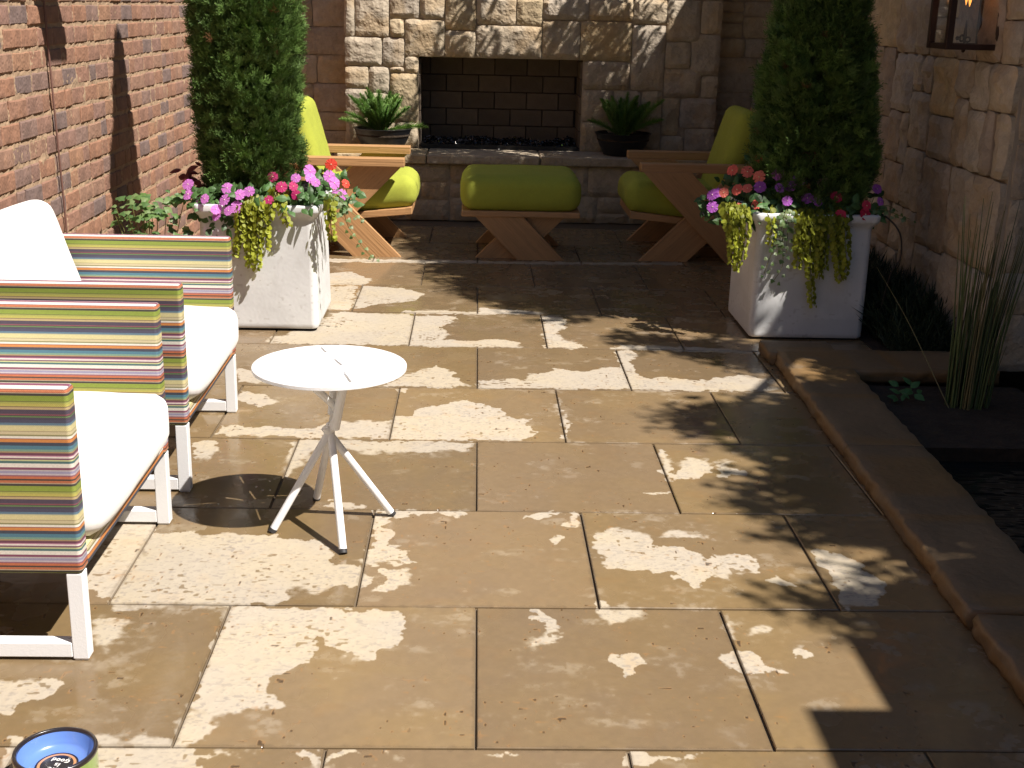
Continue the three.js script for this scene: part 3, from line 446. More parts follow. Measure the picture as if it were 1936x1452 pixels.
function plank(pts, z0, z1) { const s = new THREE.Shape(pts.map((p) => new THREE.Vector2(...p))), g = new THREE.ExtrudeGeometry(s, { depth: z1 - z0 - 0.006, bevelEnabled: true, bevelSize: 0.003, bevelThickness: 0.003, bevelSegments: 2 }); g.translate(0, 0, z0 + 0.003); return uvBox(g, [R(), R()]); }
// grain along the length of a leaning plank: uv turned with it
function turnUV(g, a) { const u = g.attributes.uv, c = Math.cos(a), s = Math.sin(a); for (let i = 0; i < u.count; i++) { const x = u.getX(i), y = u.getY(i); u.setXY(i, x * c + y * s, -x * s + y * c); } return g; }
const clubChair = thing('wood_lounge_chair', 'sunlit hardwood lounge chair with chartreuse cushions and crossed legs, behind the left planter', 'lounge chair', [-0.418, 0, -7.32]);
{ // local: front of the arms at x = 0 looking along +x, near side z = 0, far side z = -0.72
  const c = clubChair;
  for (const [z, i] of [[0, 0], [-0.66, 1]]) {
    part('arm', uvBox(rbox(0.72, 0.05, 0.085, 0.006, 3).translate(-0.36, 0.558, z - 0.035), [0.2 * i, i], 'grainX'), wood, c);
    const o = i ? [-0.045, -0.005] : [-0.045, -0.005];
    part('leg', turnUV(plank([[-0.02, 0.533], [-0.30, 0.533], [-0.835, 0], [-0.545, 0]], z - 0.085, z - 0.046), Math.PI / 4), wood, c);
    part('leg', turnUV(plank([[-0.025, 0], [-0.305, 0], [-0.70, 0.395], [-0.70, 0.533], [-0.555, 0.533]], z - 0.044, z - 0.006), -Math.PI / 4), wood, c);
  }
  const seat = new THREE.Group(); 
  part('seat_board', uvBox(rbox(0.66, 0.042, 0.55, 0.005, 2).rotateZ(0.10).translate(-0.29, 0.232, -0.365), [0, 0], 'grainX'), wood, c);
  part('seat_cushion', smoothSeams(cushion(0.64, 0.19, 0.545, 0.075, 0.014, 21)).rotateZ(0.10).translate(-0.255, 0.345, -0.365), limeFabric, c);
  part('back_board', uvBox(rbox(0.035, 0.56, 0.50, 0.006, 2).rotateZ(0.28).translate(-0.69, 0.60, -0.365)), wood, c);
  const b = smoothSeams(cushion(0.56, 0.125, 0.54, 0.06, 0.010, 33)); part('back_cushion', b.rotateZ(Math.PI / 2 + 0.28).translate(-0.585, 0.615, -0.365), limeFabric, c);
  const d = c.clone(); d.name = numbered('wood_lounge_chair'); d.rotation.y = Math.PI; d.position.set(0.966, 0, -7.32 - 0.73); d.userData = {}; tag(d, 'shaded hardwood lounge chair with chartreuse cushions and crossed legs, behind the right planter', 'lounge chair'); scene.add(d);
  const t = thing('wood_ottoman', 'square hardwood ottoman with thick chartreuse cushion and crossed legs in front of the fireplace', 'ottoman', [0.268, 0, -7.30]);
  part('board', uvBox(rbox(0.70, 0.036, 0.58, 0.006, 2).translate(0, 0.272, -0.29), [0, 0.3], 'grainX'), wood, t);
  part('cushion', smoothSeams(cushion(0.71, 0.205, 0.60, 0.075, 0.014, 55)).translate(0, 0.392, -0.29), limeFabric, t);
  for (const [z, s] of [[-0.01, 1], [-0.055, -1], [-0.50, 1], [-0.545, -1]]) part('leg', turnUV(plank([[s * -0.265, 0.254], [s * 0.015, 0.254], [s * 0.262, 0], [s * -0.012, 0]].map((p) => p), z - 0.04, z), s * -Math.PI / 4), wood, t);
}
// ---------------------------------------------------------------- dog bowl
{
  const b = thing('dog_bowl', 'blue glazed ceramic dog bowl with dark rim and lettered centre on the paving', 'dog bowl', [-0.788, 0, -2.092]);
  const lathe = (p, n = 64) => new THREE.LatheGeometry(p.map((q) => new THREE.Vector2(...q)), n);
  const glaze = (c, r = 0.08) => phy({ color: lin(...c), roughness: 0.3, clearcoat: 1, clearcoatRoughness: r, map: tex(128, 128, (u, v) => { const k = 0.86 + 0.28 * fbm(u * 6, v * 6, 4, 6); return [k, k, k]; }) });
  part('bowl_side', lathe([[0.0, 0.003], [0.070, 0.003], [0.076, 0.006], [0.0765, 0.03], [0.0775, 0.063]]), glaze([0.25, 0.36, 0.10]), b);
  part('inner_glaze', lathe([[0.0, 0.034], [0.041, 0.0345], [0.051, 0.037], [0.057, 0.040], [0.0605, 0.044], [0.065, 0.053], [0.0695, 0.0665]]), glaze([0.115, 0.22, 0.56]), b);
  part('rim', lathe([[0.0775, 0.062], [0.0785, 0.066], [0.077, 0.0705], [0.073, 0.0715], [0.0700, 0.070], [0.0688, 0.064]]), glaze([0.018, 0.014, 0.016]), b);
  const cv = document.createElement('canvas'); cv.width = cv.height = 512; const g = cv.getContext('2d');
  g.fillStyle = '#14131c'; g.fillRect(0, 0, 512, 512); g.lineWidth = 34; g.strokeStyle = '#b78559'; g.beginPath(); g.arc(256, 256, 214, 0, 7); g.stroke();
  g.translate(256, 256); g.rotate(Math.PI + 0.22); g.fillStyle = '#f1efe8'; g.textAlign = 'center'; g.font = 'bold 96px sans-serif'; g.fillText('Life', -14, -66); g.fillText('is', -6, 32); g.fillText('Good', 0, 128);
  g.font = 'bold 30px sans-serif'; g.lineWidth = 4; g.strokeStyle = '#f1efe8'; g.beginPath(); g.arc(-82, 152, 13, 0, 7); g.stroke(); 
  const ct = new THREE.CanvasTexture(cv); ct.colorSpace = THREE.SRGBColorSpace;
  part('emblem', new THREE.CircleGeometry(0.040, 48).rotateX(-Math.PI / 2).translate(0, 0.0362, 0), phy({ map: ct, roughness: 0.3, clearcoat: 1, clearcoatRoughness: 0.1 }), b);
}
// ---------------------------------------------------------------- white planters
const planterMap = tex(512, 512, (u, v) => { const a = fbm(u * 5, v * 9, 5, 5), s = sm(0.60, 0.8, fbm(u * 14, v * 7 + 3, 4, 7)), d = sm(0.78, 0.86, vn(u * 60, v * 90, 60, 90)) * sm(0.5, 0.7, a), k = 0.86 + 0.20 * (a - 0.5); let c = [0.70 * k, 0.705 * k, 0.70 * k]; c = mix3(c, [0.52, 0.52, 0.51], 0.45 * s); return mix3(c, [0.36, 0.34, 0.31], 0.4 * d); });
const planterMat = std({ map: planterMap, roughness: 0.72, bumpMap: tex(256, 256, (u, v) => 0.6 * fbm(u * 10, v * 10, 4, 10) + 0.4 * vn(u * 90, v * 90, 90, 90), false), bumpScale: 0.0008 });
const dripMat = std({ map: tex(256, 256, (u, v) => { const x = vn(u * 40, v * 1.5, 40, 2) * 0.7 + 0.3 * vn(u * 90, v * 12, 90, 12), k = 0.5 + 0.5 * sm(0.72, 0.6, x); return [0.66 * k, 0.62 * k, 0.55 * k]; }), roughness: 0.7 });
function planterGeo(base, top, H) { // stacked rounded squares: plinth edge, tapering side, cove and rolled lip, inner face
  const prof = [[0.012, base - 0.012], [0.020, base - 0.003], [0.035, base], [H * 0.5, mix(base, top - 0.05, 0.5)], [H - 0.075, top - 0.052], [H - 0.06, top - 0.045], [H - 0.045, top - 0.022], [H - 0.036, top - 0.006], [H - 0.028, top], [H - 0.008, top], [H, top - 0.010], [H - 0.001, top - 0.062], [H - 0.010, top - 0.075], [H - 0.06, top - 0.085]];
  const per = (s, r) => { const o = []; for (let q = 0; q < 4; q++) for (let k = 0; k <= 6; k++) { const a = q * Math.PI / 2 + k / 6 * Math.PI / 2; o.push([(q === 0 || q === 3 ? 1 : -1) * (s / 2 - r) + r * Math.cos(a), (q < 2 ? 1 : -1) * (s / 2 - r) + r * Math.sin(a)]); } return o; };
  const P = [], I = [], N = 28; prof.forEach(([y, s], j) => per(s, j < 2 || j > 8 ? 0.028 : 0.034).forEach(([x, z]) => P.push(x, y, z)));
  for (let j = 0; j < prof.length - 1; j++) for (let i = 0; i < N; i++) { const a = j * N + i, b = j * N + (i + 1) % N, c = a + N, d = b + N; I.push(a, c, b, b, c, d); }
  const g = new THREE.BufferGeometry(); g.setAttribute('position', new THREE.Float32BufferAttribute(P, 3)); g.setIndex(I); g.computeVertexNormals(); return uvBox(g, [R() * 2, R() * 2]);
}
const soilMat = std({ map: tex(256, 256, (u, v) => { const k = 0.5 + fbm(u * 20, v * 20, 4, 20); return [0.034 * k, 0.022 * k, 0.013 * k]; }), roughness: 1, bumpMap: stoneBump, bumpScale: 0.02 });
const plinth = std({ color: lin(0.03, 0.028, 0.026), roughness: 0.9 });
function makePlanter(name, label, x, z, base, top, H) {
  const t = thing(name, label, 'planter', [x, 0, z]);
  part('planter_body', planterGeo(base, top, H), planterMat, t); part('plinth', new THREE.BoxGeometry(base - 0.05, 0.016, base - 0.05).translate(0, 0.008, 0), plinth, t);
  part('soil', uvBox(new THREE.BoxGeometry(top - 0.08, 0.03, top - 0.08).translate(0, H - 0.055, 0)), soilMat, t); return t;
}
const LPX = -0.978, LPZ = -5.81, RPX = 1.535, RPZ = -5.79;
makePlanter('square_planter', 'sunlit square white planter with rolled rim, beside the striped chairs', LPX, LPZ, 0.535, 0.565, 0.578);
makePlanter('square_planter', 'shaded square white planter with rolled rim by the stone edging on the right', RPX, RPZ, 0.53, 0.578, 0.588);

// ---------------------------------------------------------------- foliage materials
const leafMat = (c, tr = 0.35, rough = 0.6) => phy({ color: lin(...c), roughness: rough, transmission: tr, thickness: 0, side: THREE.DoubleSide, specularIntensity: 0.6 });
const evergreenMat = leafMat([1, 1, 1], 0.22, 0.55);
function blade(P, a, b, w) { const d = b.clone().sub(a), n = V(-d.y, d.x, 0).normalize().multiplyScalar(w), m = a.clone().lerp(b, 0.45); for (const q of [a, m.clone().add(n), b, a, b, m.clone().sub(n)]) P.push(q.x, q.y, q.z); }
function sprayGeo(seed) { // flat fan of scale leaves, as on an arborvitae
  const q = RNG(seed), P = [];
  for (let k = -3; k <= 3; k++) { const a = k * 0.22 + (q() - 0.5) * 0.3, L = (0.95 - Math.abs(k) * 0.13) * (0.75 + 0.4 * q()), ca = Math.cos(a), sa = Math.sin(a); const s0 = V(0, 0.04 * Math.abs(k), 0), bend = (q() - 0.5) * 0.6;
    for (let i = 0; i < 5; i++) { const t = 0.16 + i * 0.17, p = V(sa * L * t, ca * L * t, bend * t * t), side = i & 1 ? 1 : -1, b = a + side * (0.4 + 0.3 * q()), l = 0.20 + 0.12 * q(); blade(P, p, p.clone().add(V(Math.sin(b) * l, Math.cos(b) * l, bend * 0.2 + (q() - 0.5) * 0.14)), 0.030); }
    blade(P, s0, V(sa * L, ca * L, bend), 0.032); }
  const g = new THREE.BufferGeometry(); g.setAttribute('position', new THREE.Float32BufferAttribute(P, 3)); g.computeVertexNormals(); return g;
}
function evergreen(label, x, z, y0, H, radius, n, bright, seed) {
  const q = RNG(seed), t = thing('evergreen_shrub', label, 'shrub', [x, y0, z]); const up = V(0, 1, 0);
  part('trunk', rod([0, -0.02, 0], [0.01, H * 0.8, 0], 0.022, 8), std({ color: lin(0.09, 0.06, 0.04), roughness: 1 }), t);
  const tips = []; for (let i = 0; i < 700; i++) { const f = Math.pow(q(), 0.85), a = q() * 6.283; tips.push({ f, a, r: radius(f) * (0.86 + 0.26 * fbm(a * 1.9 + seed, f * 12 + seed, 3) + 0.10 * (q() - 0.5)), tone: 0.62 + 0.85 * q() * q() + 0.15 * q(), s: 0.030 + 0.020 * q() }); }
  for (let gi = 0; gi < 3; gi++) {
    const ms = [], cs = [];
    for (let i = 0; i < n / 3; i++) {
      const core = q() < 0.32, c = tips[Math.floor(q() * tips.length)], a = core ? q() * 6.283 : c.a + (q() - 0.5) * c.s * 5.4, y = core ? H * Math.pow(q(), 0.85) : c.f * H + (q() - 0.42) * c.s * 2.8, out = V(Math.cos(a), 0, Math.sin(a));
      const r = core ? radius(y / H) * (0.3 + 0.56 * q()) : c.r - q() * q() * 0.075, dir = out.clone().multiplyScalar(0.45 + 0.6 * q()).add(V((q() - 0.5) * 0.9, 0.6 + 0.6 * q(), (q() - 0.5) * 0.9)).normalize();
      const Q = new THREE.Quaternion().setFromUnitVectors(up, dir).multiply(new THREE.Quaternion().setFromAxisAngle(up, q() * 6.3));
      ms.push(M4(out.multiplyScalar(r).add(V(0, y, 0)), Q, core ? 0.060 + 0.03 * q() : 0.040 + 0.030 * q()));
      const k = c.tone * (0.8 + 0.4 * q()) * bright, dead = q() < 0.008;
      cs.push(dead ? lin(0.16, 0.075, 0.03) : lin(0.094 * k, 0.160 * k, 0.036 * k));
    }
    instances('foliage', sprayGeo(seed + gi), evergreenMat, ms, cs, t);
  }
  return t;
}
evergreen('sunlit columnar evergreen shrub growing in the left planter', LPX - 0.06, LPZ, 0.55, 1.75, (f) => (f < 0.5 ? 0.215 - 0.02 * Math.pow(1 - f * 2, 6) * 2 : 0.215 * Math.pow(Math.max(0, (1 - f) / 0.5), 0.9)) + 0.012, 14000, 1.3, 101);
evergreen('dark shaded conical evergreen shrub growing in the right planter', RPX + 0.015, RPZ, 0.56, 1.75, (f) => (f < 0.1 ? 0.255 + 0.2 * f : 0.275 * Math.pow((1 - f) / 0.9, 0.72)) + 0.010, 14000, 1.3, 202);

// ---------------------------------------------------------------- flowering plants, trailing plants
function petalGeo(seed) { // one five-petalled bloom about 5 cm wide, facing +z
  const q = RNG(seed), P = [];
  for (let k = 0; k < 5; k++) { const a = k / 5 * 6.283 + (q() - 0.5) * 0.2, w = 0.56 + 0.1 * q(), tilt = (q() - 0.5) * 0.3, pts = []; for (let i = 0; i <= 6; i++) { const t = i / 6, b = a + (t - 0.5) * 2 * w * 1.35, r = (i === 0 || i === 6) ? 0.50 : i === 3 ? 0.90 : 1.0; pts.push(V(Math.cos(b) * r, Math.sin(b) * r, -0.16 + 0.20 * r * r * (0.4 + tilt) + (i & 1 ? 0.05 : -0.02))); }
    const c = V(Math.cos(a) * 0.04, Math.sin(a) * 0.04, 0); for (let i = 0; i < 6; i++) for (const p of [c, pts[i], pts[i + 1]]) P.push(p.x, p.y, p.z); }
  const g = new THREE.BufferGeometry(); g.setAttribute('position', new THREE.Float32BufferAttribute(P, 3)); g.computeVertexNormals(); return g.scale(0.0262, 0.0262, 0.0262);
}
const petals = [1, 2, 3, 4, 5].map((s) => petalGeo(s * 31)), eye = new THREE.SphereGeometry(0.0026, 6, 5), eyeMat = std({ color: lin(0.75, 0.65, 0.4), roughness: 0.8 });
function leafShape(L, W, fold = 0.2, n = 5) { const P = []; const e = (i, s) => { const t = i / n, w = W * Math.sin(Math.PI * Math.pow(t, 0.8)) * 0.5; return V(s * w, t * L, -fold * Math.abs(w) + 0.12 * L * Math.sin(t * 3)); }; for (let i = 0; i < n; i++) for (const s of [-1, 1]) { const m0 = e(i, 0), m1 = e(i + 1, 0), a = e(i, s), b = e(i + 1, s); m0.z = 0.12 * L * Math.sin(i / n * 3); m1.z = 0.12 * L * Math.sin((i + 1) / n * 3); for (const p of [m0, a, b, m0, b, m1]) P.push(p.x, p.y, p.z); } const g = new THREE.BufferGeometry(); g.setAttribute('position', new THREE.Float32BufferAttribute(P, 3)); g.computeVertexNormals(); return g; }
const impLeaf = leafShape(0.045, 0.026), impLeafMat = leafMat([1, 1, 1], 0.3, 0.5);
const face = (dir, spin) => new THREE.Quaternion().setFromUnitVectors(V(0, 0, 1), dir.clone().normalize()).multiply(new THREE.Quaternion().setFromAxisAngle(V(0, 0, 1), spin));
function bloomPlant(name, label, cat, xy, z, color, cx, cz, leafCol, seed, rim) { // xy: where the blooms stand, mm
  const q = RNG(seed), n = xy.length / 2, mx = xy.filter((_, i) => !(i & 1)).reduce((a, b) => a + b, 0) / n / 1000, t = thing(name, label, cat, [mx, 0.54, cz]);
  const mats = [0, 1, 2].map((k) => leafMat(mix3(color, color.map((v) => Math.min(0.9, v * 1.5 + 0.05)), k * 0.3), 0.3, 0.65)), ms = [], cs = [], stems = [];
  for (let i = 0; i < n; i++) {
    const x = xy[i * 2] / 1000, y = xy[i * 2 + 1] / 1000, edge = Math.max(0, Math.abs(x - cx) - 0.2), back = Math.max(0, y - 0.62) * 1.2 + edge * 0.8, pz = z - back, p = V(x - mx, y - 0.54, pz - cz);
    const f = part('flower', petals[i % 5], mats[i % 3], t); f.position.copy(p); f.quaternion.copy(face(V((x - cx) * 1.4 + (q() - 0.5) * 0.9, 0.55 + (q() - 0.5) * 0.5, 0.9), q() * 6)); f.scale.setScalar(0.86 + 0.34 * q()); part('flower_eye', eye, eyeMat, f);
    stems.push(tube([[p.x * 0.85, -0.02, Math.min(p.z - 0.06, 0.2)], [p.x * 0.97, p.y * 0.5 - 0.01, p.z - 0.035], [p.x, p.y, p.z - 0.004]], 0.0016, 5, 4));
    for (let k = 0; k < 10; k++) { const d = V(q() - 0.5, 0.1 + q() * 0.6, 0.25 + q() * 0.7).normalize(); ms.push(M4(p.clone().add(V((q() - 0.5) * 0.10, -0.02 - q() * 0.07, -0.045 + (q() - 0.6) * 0.06)), face(d, q() * 6.3), 0.7 + 0.6 * q())); const k2 = 0.6 + 0.7 * q(); cs.push(lin(leafCol[0] * k2, leafCol[1] * k2, leafCol[2] * k2)); }
  }
  if (rim) for (let k = 0; k < rim[0]; k++) { const x = mix(rim[1], rim[2], q()), d = V((q() - 0.5) * 0.8, 0.3 + q() * 0.6, 0.3 + q() * 0.7).normalize(), k2 = 0.6 + 0.7 * q(); ms.push(M4(V(x - mx, 0.015 + 0.085 * q(), z - cz - 0.02 - 0.09 * q()), face(d, q() * 6.3), 0.7 + 0.7 * q())); cs.push(lin(leafCol[0] * k2, leafCol[1] * k2, leafCol[2] * k2)); }
  part('stems', stems, leafMat([0.08, 0.14, 0.04], 0.1), t).userData.kind = 'stuff';
  instances('leaves', impLeaf, impLeafMat, ms, cs, t); return t;
}
bloomPlant('flowering_plant', 'lilac pink impatiens in the left planter, blooms along its front and right rim', 'flowers', [-1290, 651, -1282, 613, -1194, 605, -1229, 570, -1098, 650, -1039, 627, -1000, 640, -1105, 604, -1143, 562, -1144, 533, -1090, 556, -1053, 573, -802, 694, -746, 719, -740, 691, -718, 674, -663, 692, -639, 664, -626, 620, -601, 616], -5.50, [0.52, 0.16, 0.50], LPX, LPZ, [0.070, 0.150, 0.042], 5, [150, -1.26, -0.70]);
bloomPlant('flowering_plant', 'deep magenta impatiens in the left planter, between the yellow trailing plant and the bare rim', 'flowers', [-907, 694, -863, 657, -810, 660, -794, 627, -915, 603], -5.52, [0.42, 0.012, 0.12], LPX, LPZ, [0.070, 0.150, 0.042], 6);
bloomPlant('flowering_plant', 'orange red impatiens at the right back corner of the left planter', 'flowers', [-667, 733, -596, 652], -5.56, [0.62, 0.045, 0.02], LPX, LPZ, [0.070, 0.150, 0.042], 7);
bloomPlant('flowering_plant', 'coral impatiens on the left corner of the right planter, catching the sun', 'flowers', [1186, 745, 1247, 746, 1290, 730, 1194, 670, 1237, 680, 1139, 652, 1264, 622, 1166, 583, 1198, 591, 1303, 805], -5.50, [0.80, 0.15, 0.105], RPX, RPZ, [0.070, 0.150, 0.042], 8);
bloomPlant('flowering_plant', 'purple impatiens spread along the front rim of the right planter', 'flowers', [1091, 638, 1092, 585, 1115, 649, 1288, 691, 1372, 746, 1372, 693, 1418, 701, 1460, 721, 1395, 644, 1488, 656, 1531, 642, 1471, 547, 1739, 734, 1838, 687, 1841, 636], -5.50, [0.42, 0.10, 0.50], RPX, RPZ, [0.070, 0.150, 0.042], 9, [170, 1.24, 1.82]);
bloomPlant('flowering_plant', 'rose red impatiens on the right half of the right planter', 'flowers', [1621, 663, 1633, 590, 1755, 629, 1749, 592], -5.50, [0.60, 0.02, 0.07], RPX, RPZ, [0.070, 0.150, 0.042], 10);

const roundLeaf = new THREE.CircleGeometry(0.0118, 7).scale(1, 1.15, 1), jennyMat = leafMat([1, 1, 1], 0.4, 0.55), stemMat = leafMat([0.16, 0.17, 0.05], 0.1);
function trailer(label, strands, z, cx, cz, col, seed) { // paired round leaves down hanging stems
  const q = RNG(seed), t = thing('creeping_jenny', label, 'trailing plant', [cx, 0.56, cz]), ms = [], cs = [];
  for (const [x0, y0, x1, y1, dense = 1] of strands) {
    const A = [x0 / 1000 - cx, Math.max(y0 / 1000, 0.6) - 0.56 + 0.01, z - cz - 0.07], B = [x0 / 1000 - cx, Math.min(y0 / 1000, 0.585) - 0.565, z - cz + 0.012], C = [mix(x0, x1, 0.5) / 1000 - cx + (q() - 0.5) * 0.02, mix(y0, y1, 0.55) / 1000 - 0.56, z - cz + 0.014 + q() * 0.012], D = [x1 / 1000 - cx, y1 / 1000 - 0.56, z - cz + 0.010 + q() * 0.02];
    const pts = [A, B, C, D].map((p) => V(...p)), cv = new THREE.CatmullRomCurve3(pts), L = cv.getLength(), n = Math.round(L * 185 * dense); part('stem', tube([A, B, C, D], 0.0017, 14, 5), stemMat, t);
    for (let i = 0; i < n; i++) { const s = i / n, p = cv.getPointAt(s), wd = 0.022 * (1 - 0.4 * s); for (const sd of [-1, 1]) { const d = V(sd * (0.3 + q()), 0.2 + (q() - 0.3) * 0.9, 0.5 + q() * 0.7); ms.push(M4(p.clone().add(V(sd * wd * (0.3 + q()), (q() - 0.5) * 0.012, (q() - 0.35) * 0.022)), face(d, q() * 6), (0.75 + 0.5 * q()) * (1 - 0.35 * s))); const k = (0.65 + 0.6 * q()) * (0.75 + 0.4 * s); cs.push(lin(col[0] * k, col[1] * k, col[2] * k)); } }
  }
  instances('leaves', roundLeaf, jennyMat, ms, cs, t); return t;
}
trailer('yellow green trailing plant hanging down the sunlit front of the left planter', [[-1017, 600, -1008, 300, 1.2], [-985, 610, -990, 340], [-959, 601, -970, 295, 1.2], [-945, 590, -928, 385], [-1035, 590, -1075, 345, 0.8], [-1050, 560, -1040, 400], [-860, 620, -823, 490, 0.8], [-895, 640, -905, 520], [-642, 590, -635, 425, 1.1]], -5.525, LPX, LPZ, [0.33, 0.36, 0.026], 3);
trailer('olive green trailing plant hanging down the front of the right planter in three curtains', [[1124, 590, 1154, 360], [1150, 590, 1160, 410], [1169, 580, 1181, 330], [1204, 575, 1197, 385], [1318, 560, 1315, 450, 0.7], [1452, 575, 1454, 345], [1470, 580, 1480, 380], [1486, 575, 1541, 165, 0.9], [1515, 575, 1558, 300], [1540, 575, 1545, 330], [1559, 574, 1584, 340], [1599, 570, 1655, 285], [1644, 566, 1678, 300], [1620, 570, 1630, 380]], -5.502, RPX, RPZ, [0.33, 0.36, 0.026], 4);
function ivyLeafGeo() { const o = [[0, -0.25], [0.35, -0.42], [0.62, -0.12], [0.95, 0.05], [0.55, 0.38], [0.42, 0.62], [0, 1.1], [-0.42, 0.62], [-0.55, 0.38], [-0.95, 0.05], [-0.62, -0.12], [-0.35, -0.42]], P = []; const c = [0, 0.1, 0]; for (let i = 0; i < 12; i++) { const a = o[i], b = o[(i + 1) % 12], zz = (p) => -0.22 * Math.hypot(p[0], p[1] - 0.1); for (const p of [c, [...a, zz(a)], [...b, zz(b)]]) P.push(...p); } const g = new THREE.BufferGeometry(); g.setAttribute('position', new THREE.Float32BufferAttribute(P, 3)); g.computeVertexNormals(); return g.scale(0.019, 0.019, 0.019); }
const ivyLeaf = ivyLeafGeo(), ivyMats = [[0.12, 0.20, 0.055], [0.09, 0.165, 0.05], [0.17, 0.24, 0.09], [0.20, 0.26, 0.13]].map((c) => leafMat(c, 0.3, 0.5));
function ivy(label, vines, base, seed, gap = 0.022, dark = 0) {
  const q = RNG(seed), t = thing('trailing_ivy', label, 'ivy', base);
  for (const v of vines) { const pts = v.map((p) => [p[0] / 1000 - base[0], p[1] / 1000 - base[1], p[2] / 1000 - base[2]]), cv = new THREE.CatmullRomCurve3(pts.map((p) => V(...p))), L = cv.getLength(), n = Math.floor(L / gap); part('vine', tube(pts, 0.0016, 18, 5), stemMat, t);
    for (let i = 1; i <= n; i++) { const s = i / n, p = cv.getPointAt(s), sd = i & 1 ? 1 : -1, m = part('leaf', ivyLeaf, ivyMats[Math.max(0, Math.floor(q() * 4) - dark)], t); m.position.copy(p).add(V(sd * (0.006 + 0.016 * q()), -0.004 - 0.008 * q(), 0.006 + 0.01 * q())); m.quaternion.copy(face(V(sd * 0.5 * q(), 0.35 + 0.5 * q(), 0.8), Math.PI + sd * (0.4 + 0.5 * q()))); m.scale.setScalar((0.75 + 0.5 * q()) * (1.1 - 0.5 * s)); } }
  return t;
}
ivy('variegated ivy trailing off the right side of the left planter toward the hardwood chair', [[[-700, 600, -5580], [-660, 640, -5560], [-584, 590, -5540], [-540, 545, -5530], [-490, 522, -5525]], [[-690, 600, -5600], [-620, 610, -5550], [-590, 560, -5540], [-566, 487, -5535], [-528, 438, -5530], [-494, 389, -5525], [-448, 350, -5520]], [[-700, 600, -5640], [-610, 640, -5580], [-570, 600, -5570]]], [LPX + 0.25, 0.56, -5.62], 61, 0.019);
ivy('dark green ivy with pointed leaves hanging on the front of the right planter', [[[1400, 610, -5540], [1378, 585, -5488], [1362, 491, -5484], [1325, 391, -5480], [1305, 320, -5478]], [[1410, 605, -5540], [1385, 575, -5486], [1376, 470, -5482], [1384, 355, -5476], [1348, 288, -5470]], [[1420, 610, -5540], [1400, 580, -5488], [1397, 492, -5484], [1398, 415, -5478]], [[1390, 600, -5530], [1355, 575, -5490], [1350, 500, -5486], [1365, 430, -5480]]], [RPX - 0.15, 0.56, -5.56], 62, 0.021);
ivy('small ivy strand reaching right over the rim of the right planter toward the stone wall', [[[1770, 600, -5560], [1840, 610, -5540], [1900, 590, -5520], [1950, 575, -5510]], [[1780, 600, -5600], [1860, 625, -5570], [1910, 600, -5560]]], [RPX + 0.24, 0.56, -5.6], 63, 0.02);
{ // leafy mound by the brick wall
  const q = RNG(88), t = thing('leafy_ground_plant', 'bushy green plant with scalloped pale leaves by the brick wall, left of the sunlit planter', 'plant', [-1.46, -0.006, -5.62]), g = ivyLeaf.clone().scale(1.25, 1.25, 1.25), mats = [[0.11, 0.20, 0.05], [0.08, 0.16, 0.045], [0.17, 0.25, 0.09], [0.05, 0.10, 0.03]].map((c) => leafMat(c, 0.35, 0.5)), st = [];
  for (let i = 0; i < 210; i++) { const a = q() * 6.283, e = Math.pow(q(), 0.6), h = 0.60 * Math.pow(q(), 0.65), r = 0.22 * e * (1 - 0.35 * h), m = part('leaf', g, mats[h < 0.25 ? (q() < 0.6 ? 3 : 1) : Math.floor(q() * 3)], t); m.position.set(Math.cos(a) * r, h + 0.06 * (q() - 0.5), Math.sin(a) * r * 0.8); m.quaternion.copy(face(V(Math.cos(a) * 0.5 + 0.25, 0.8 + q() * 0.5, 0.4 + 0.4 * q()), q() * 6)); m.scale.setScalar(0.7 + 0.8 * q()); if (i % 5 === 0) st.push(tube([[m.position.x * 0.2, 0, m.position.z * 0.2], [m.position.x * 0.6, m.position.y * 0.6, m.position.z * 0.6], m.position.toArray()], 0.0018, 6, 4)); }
  part('stems', st, stemMat, t).userData.kind = 'stuff';
}
{ // burgundy foliage behind the left planter's flowers
  const q = RNG(90), t = thing('burgundy_plant', 'dark burgundy leaves at the left back edge of the left planter', 'plant', [-1.29, 0.54, -5.72]), m0 = leafMat([0.10, 0.012, 0.018], 0.25, 0.5);
  for (let i = 0; i < 16; i++) { const m = part('leaf', impLeaf, m0, t); m.position.set((q() - 0.6) * 0.09, 0.03 + q() * 0.15, (q() - 0.5) * 0.1); m.quaternion.copy(face(V(q() - 0.7, 0.5 + q() * 0.5, 0.6), q() * 6)); m.scale.setScalar(0.8 + 0.6 * q()); }
  part('stem', tube([[0.02, -0.03, 0], [0, 0.06, 0.01], [-0.02, 0.16, 0]], 0.002, 6, 5), m0, t);
}
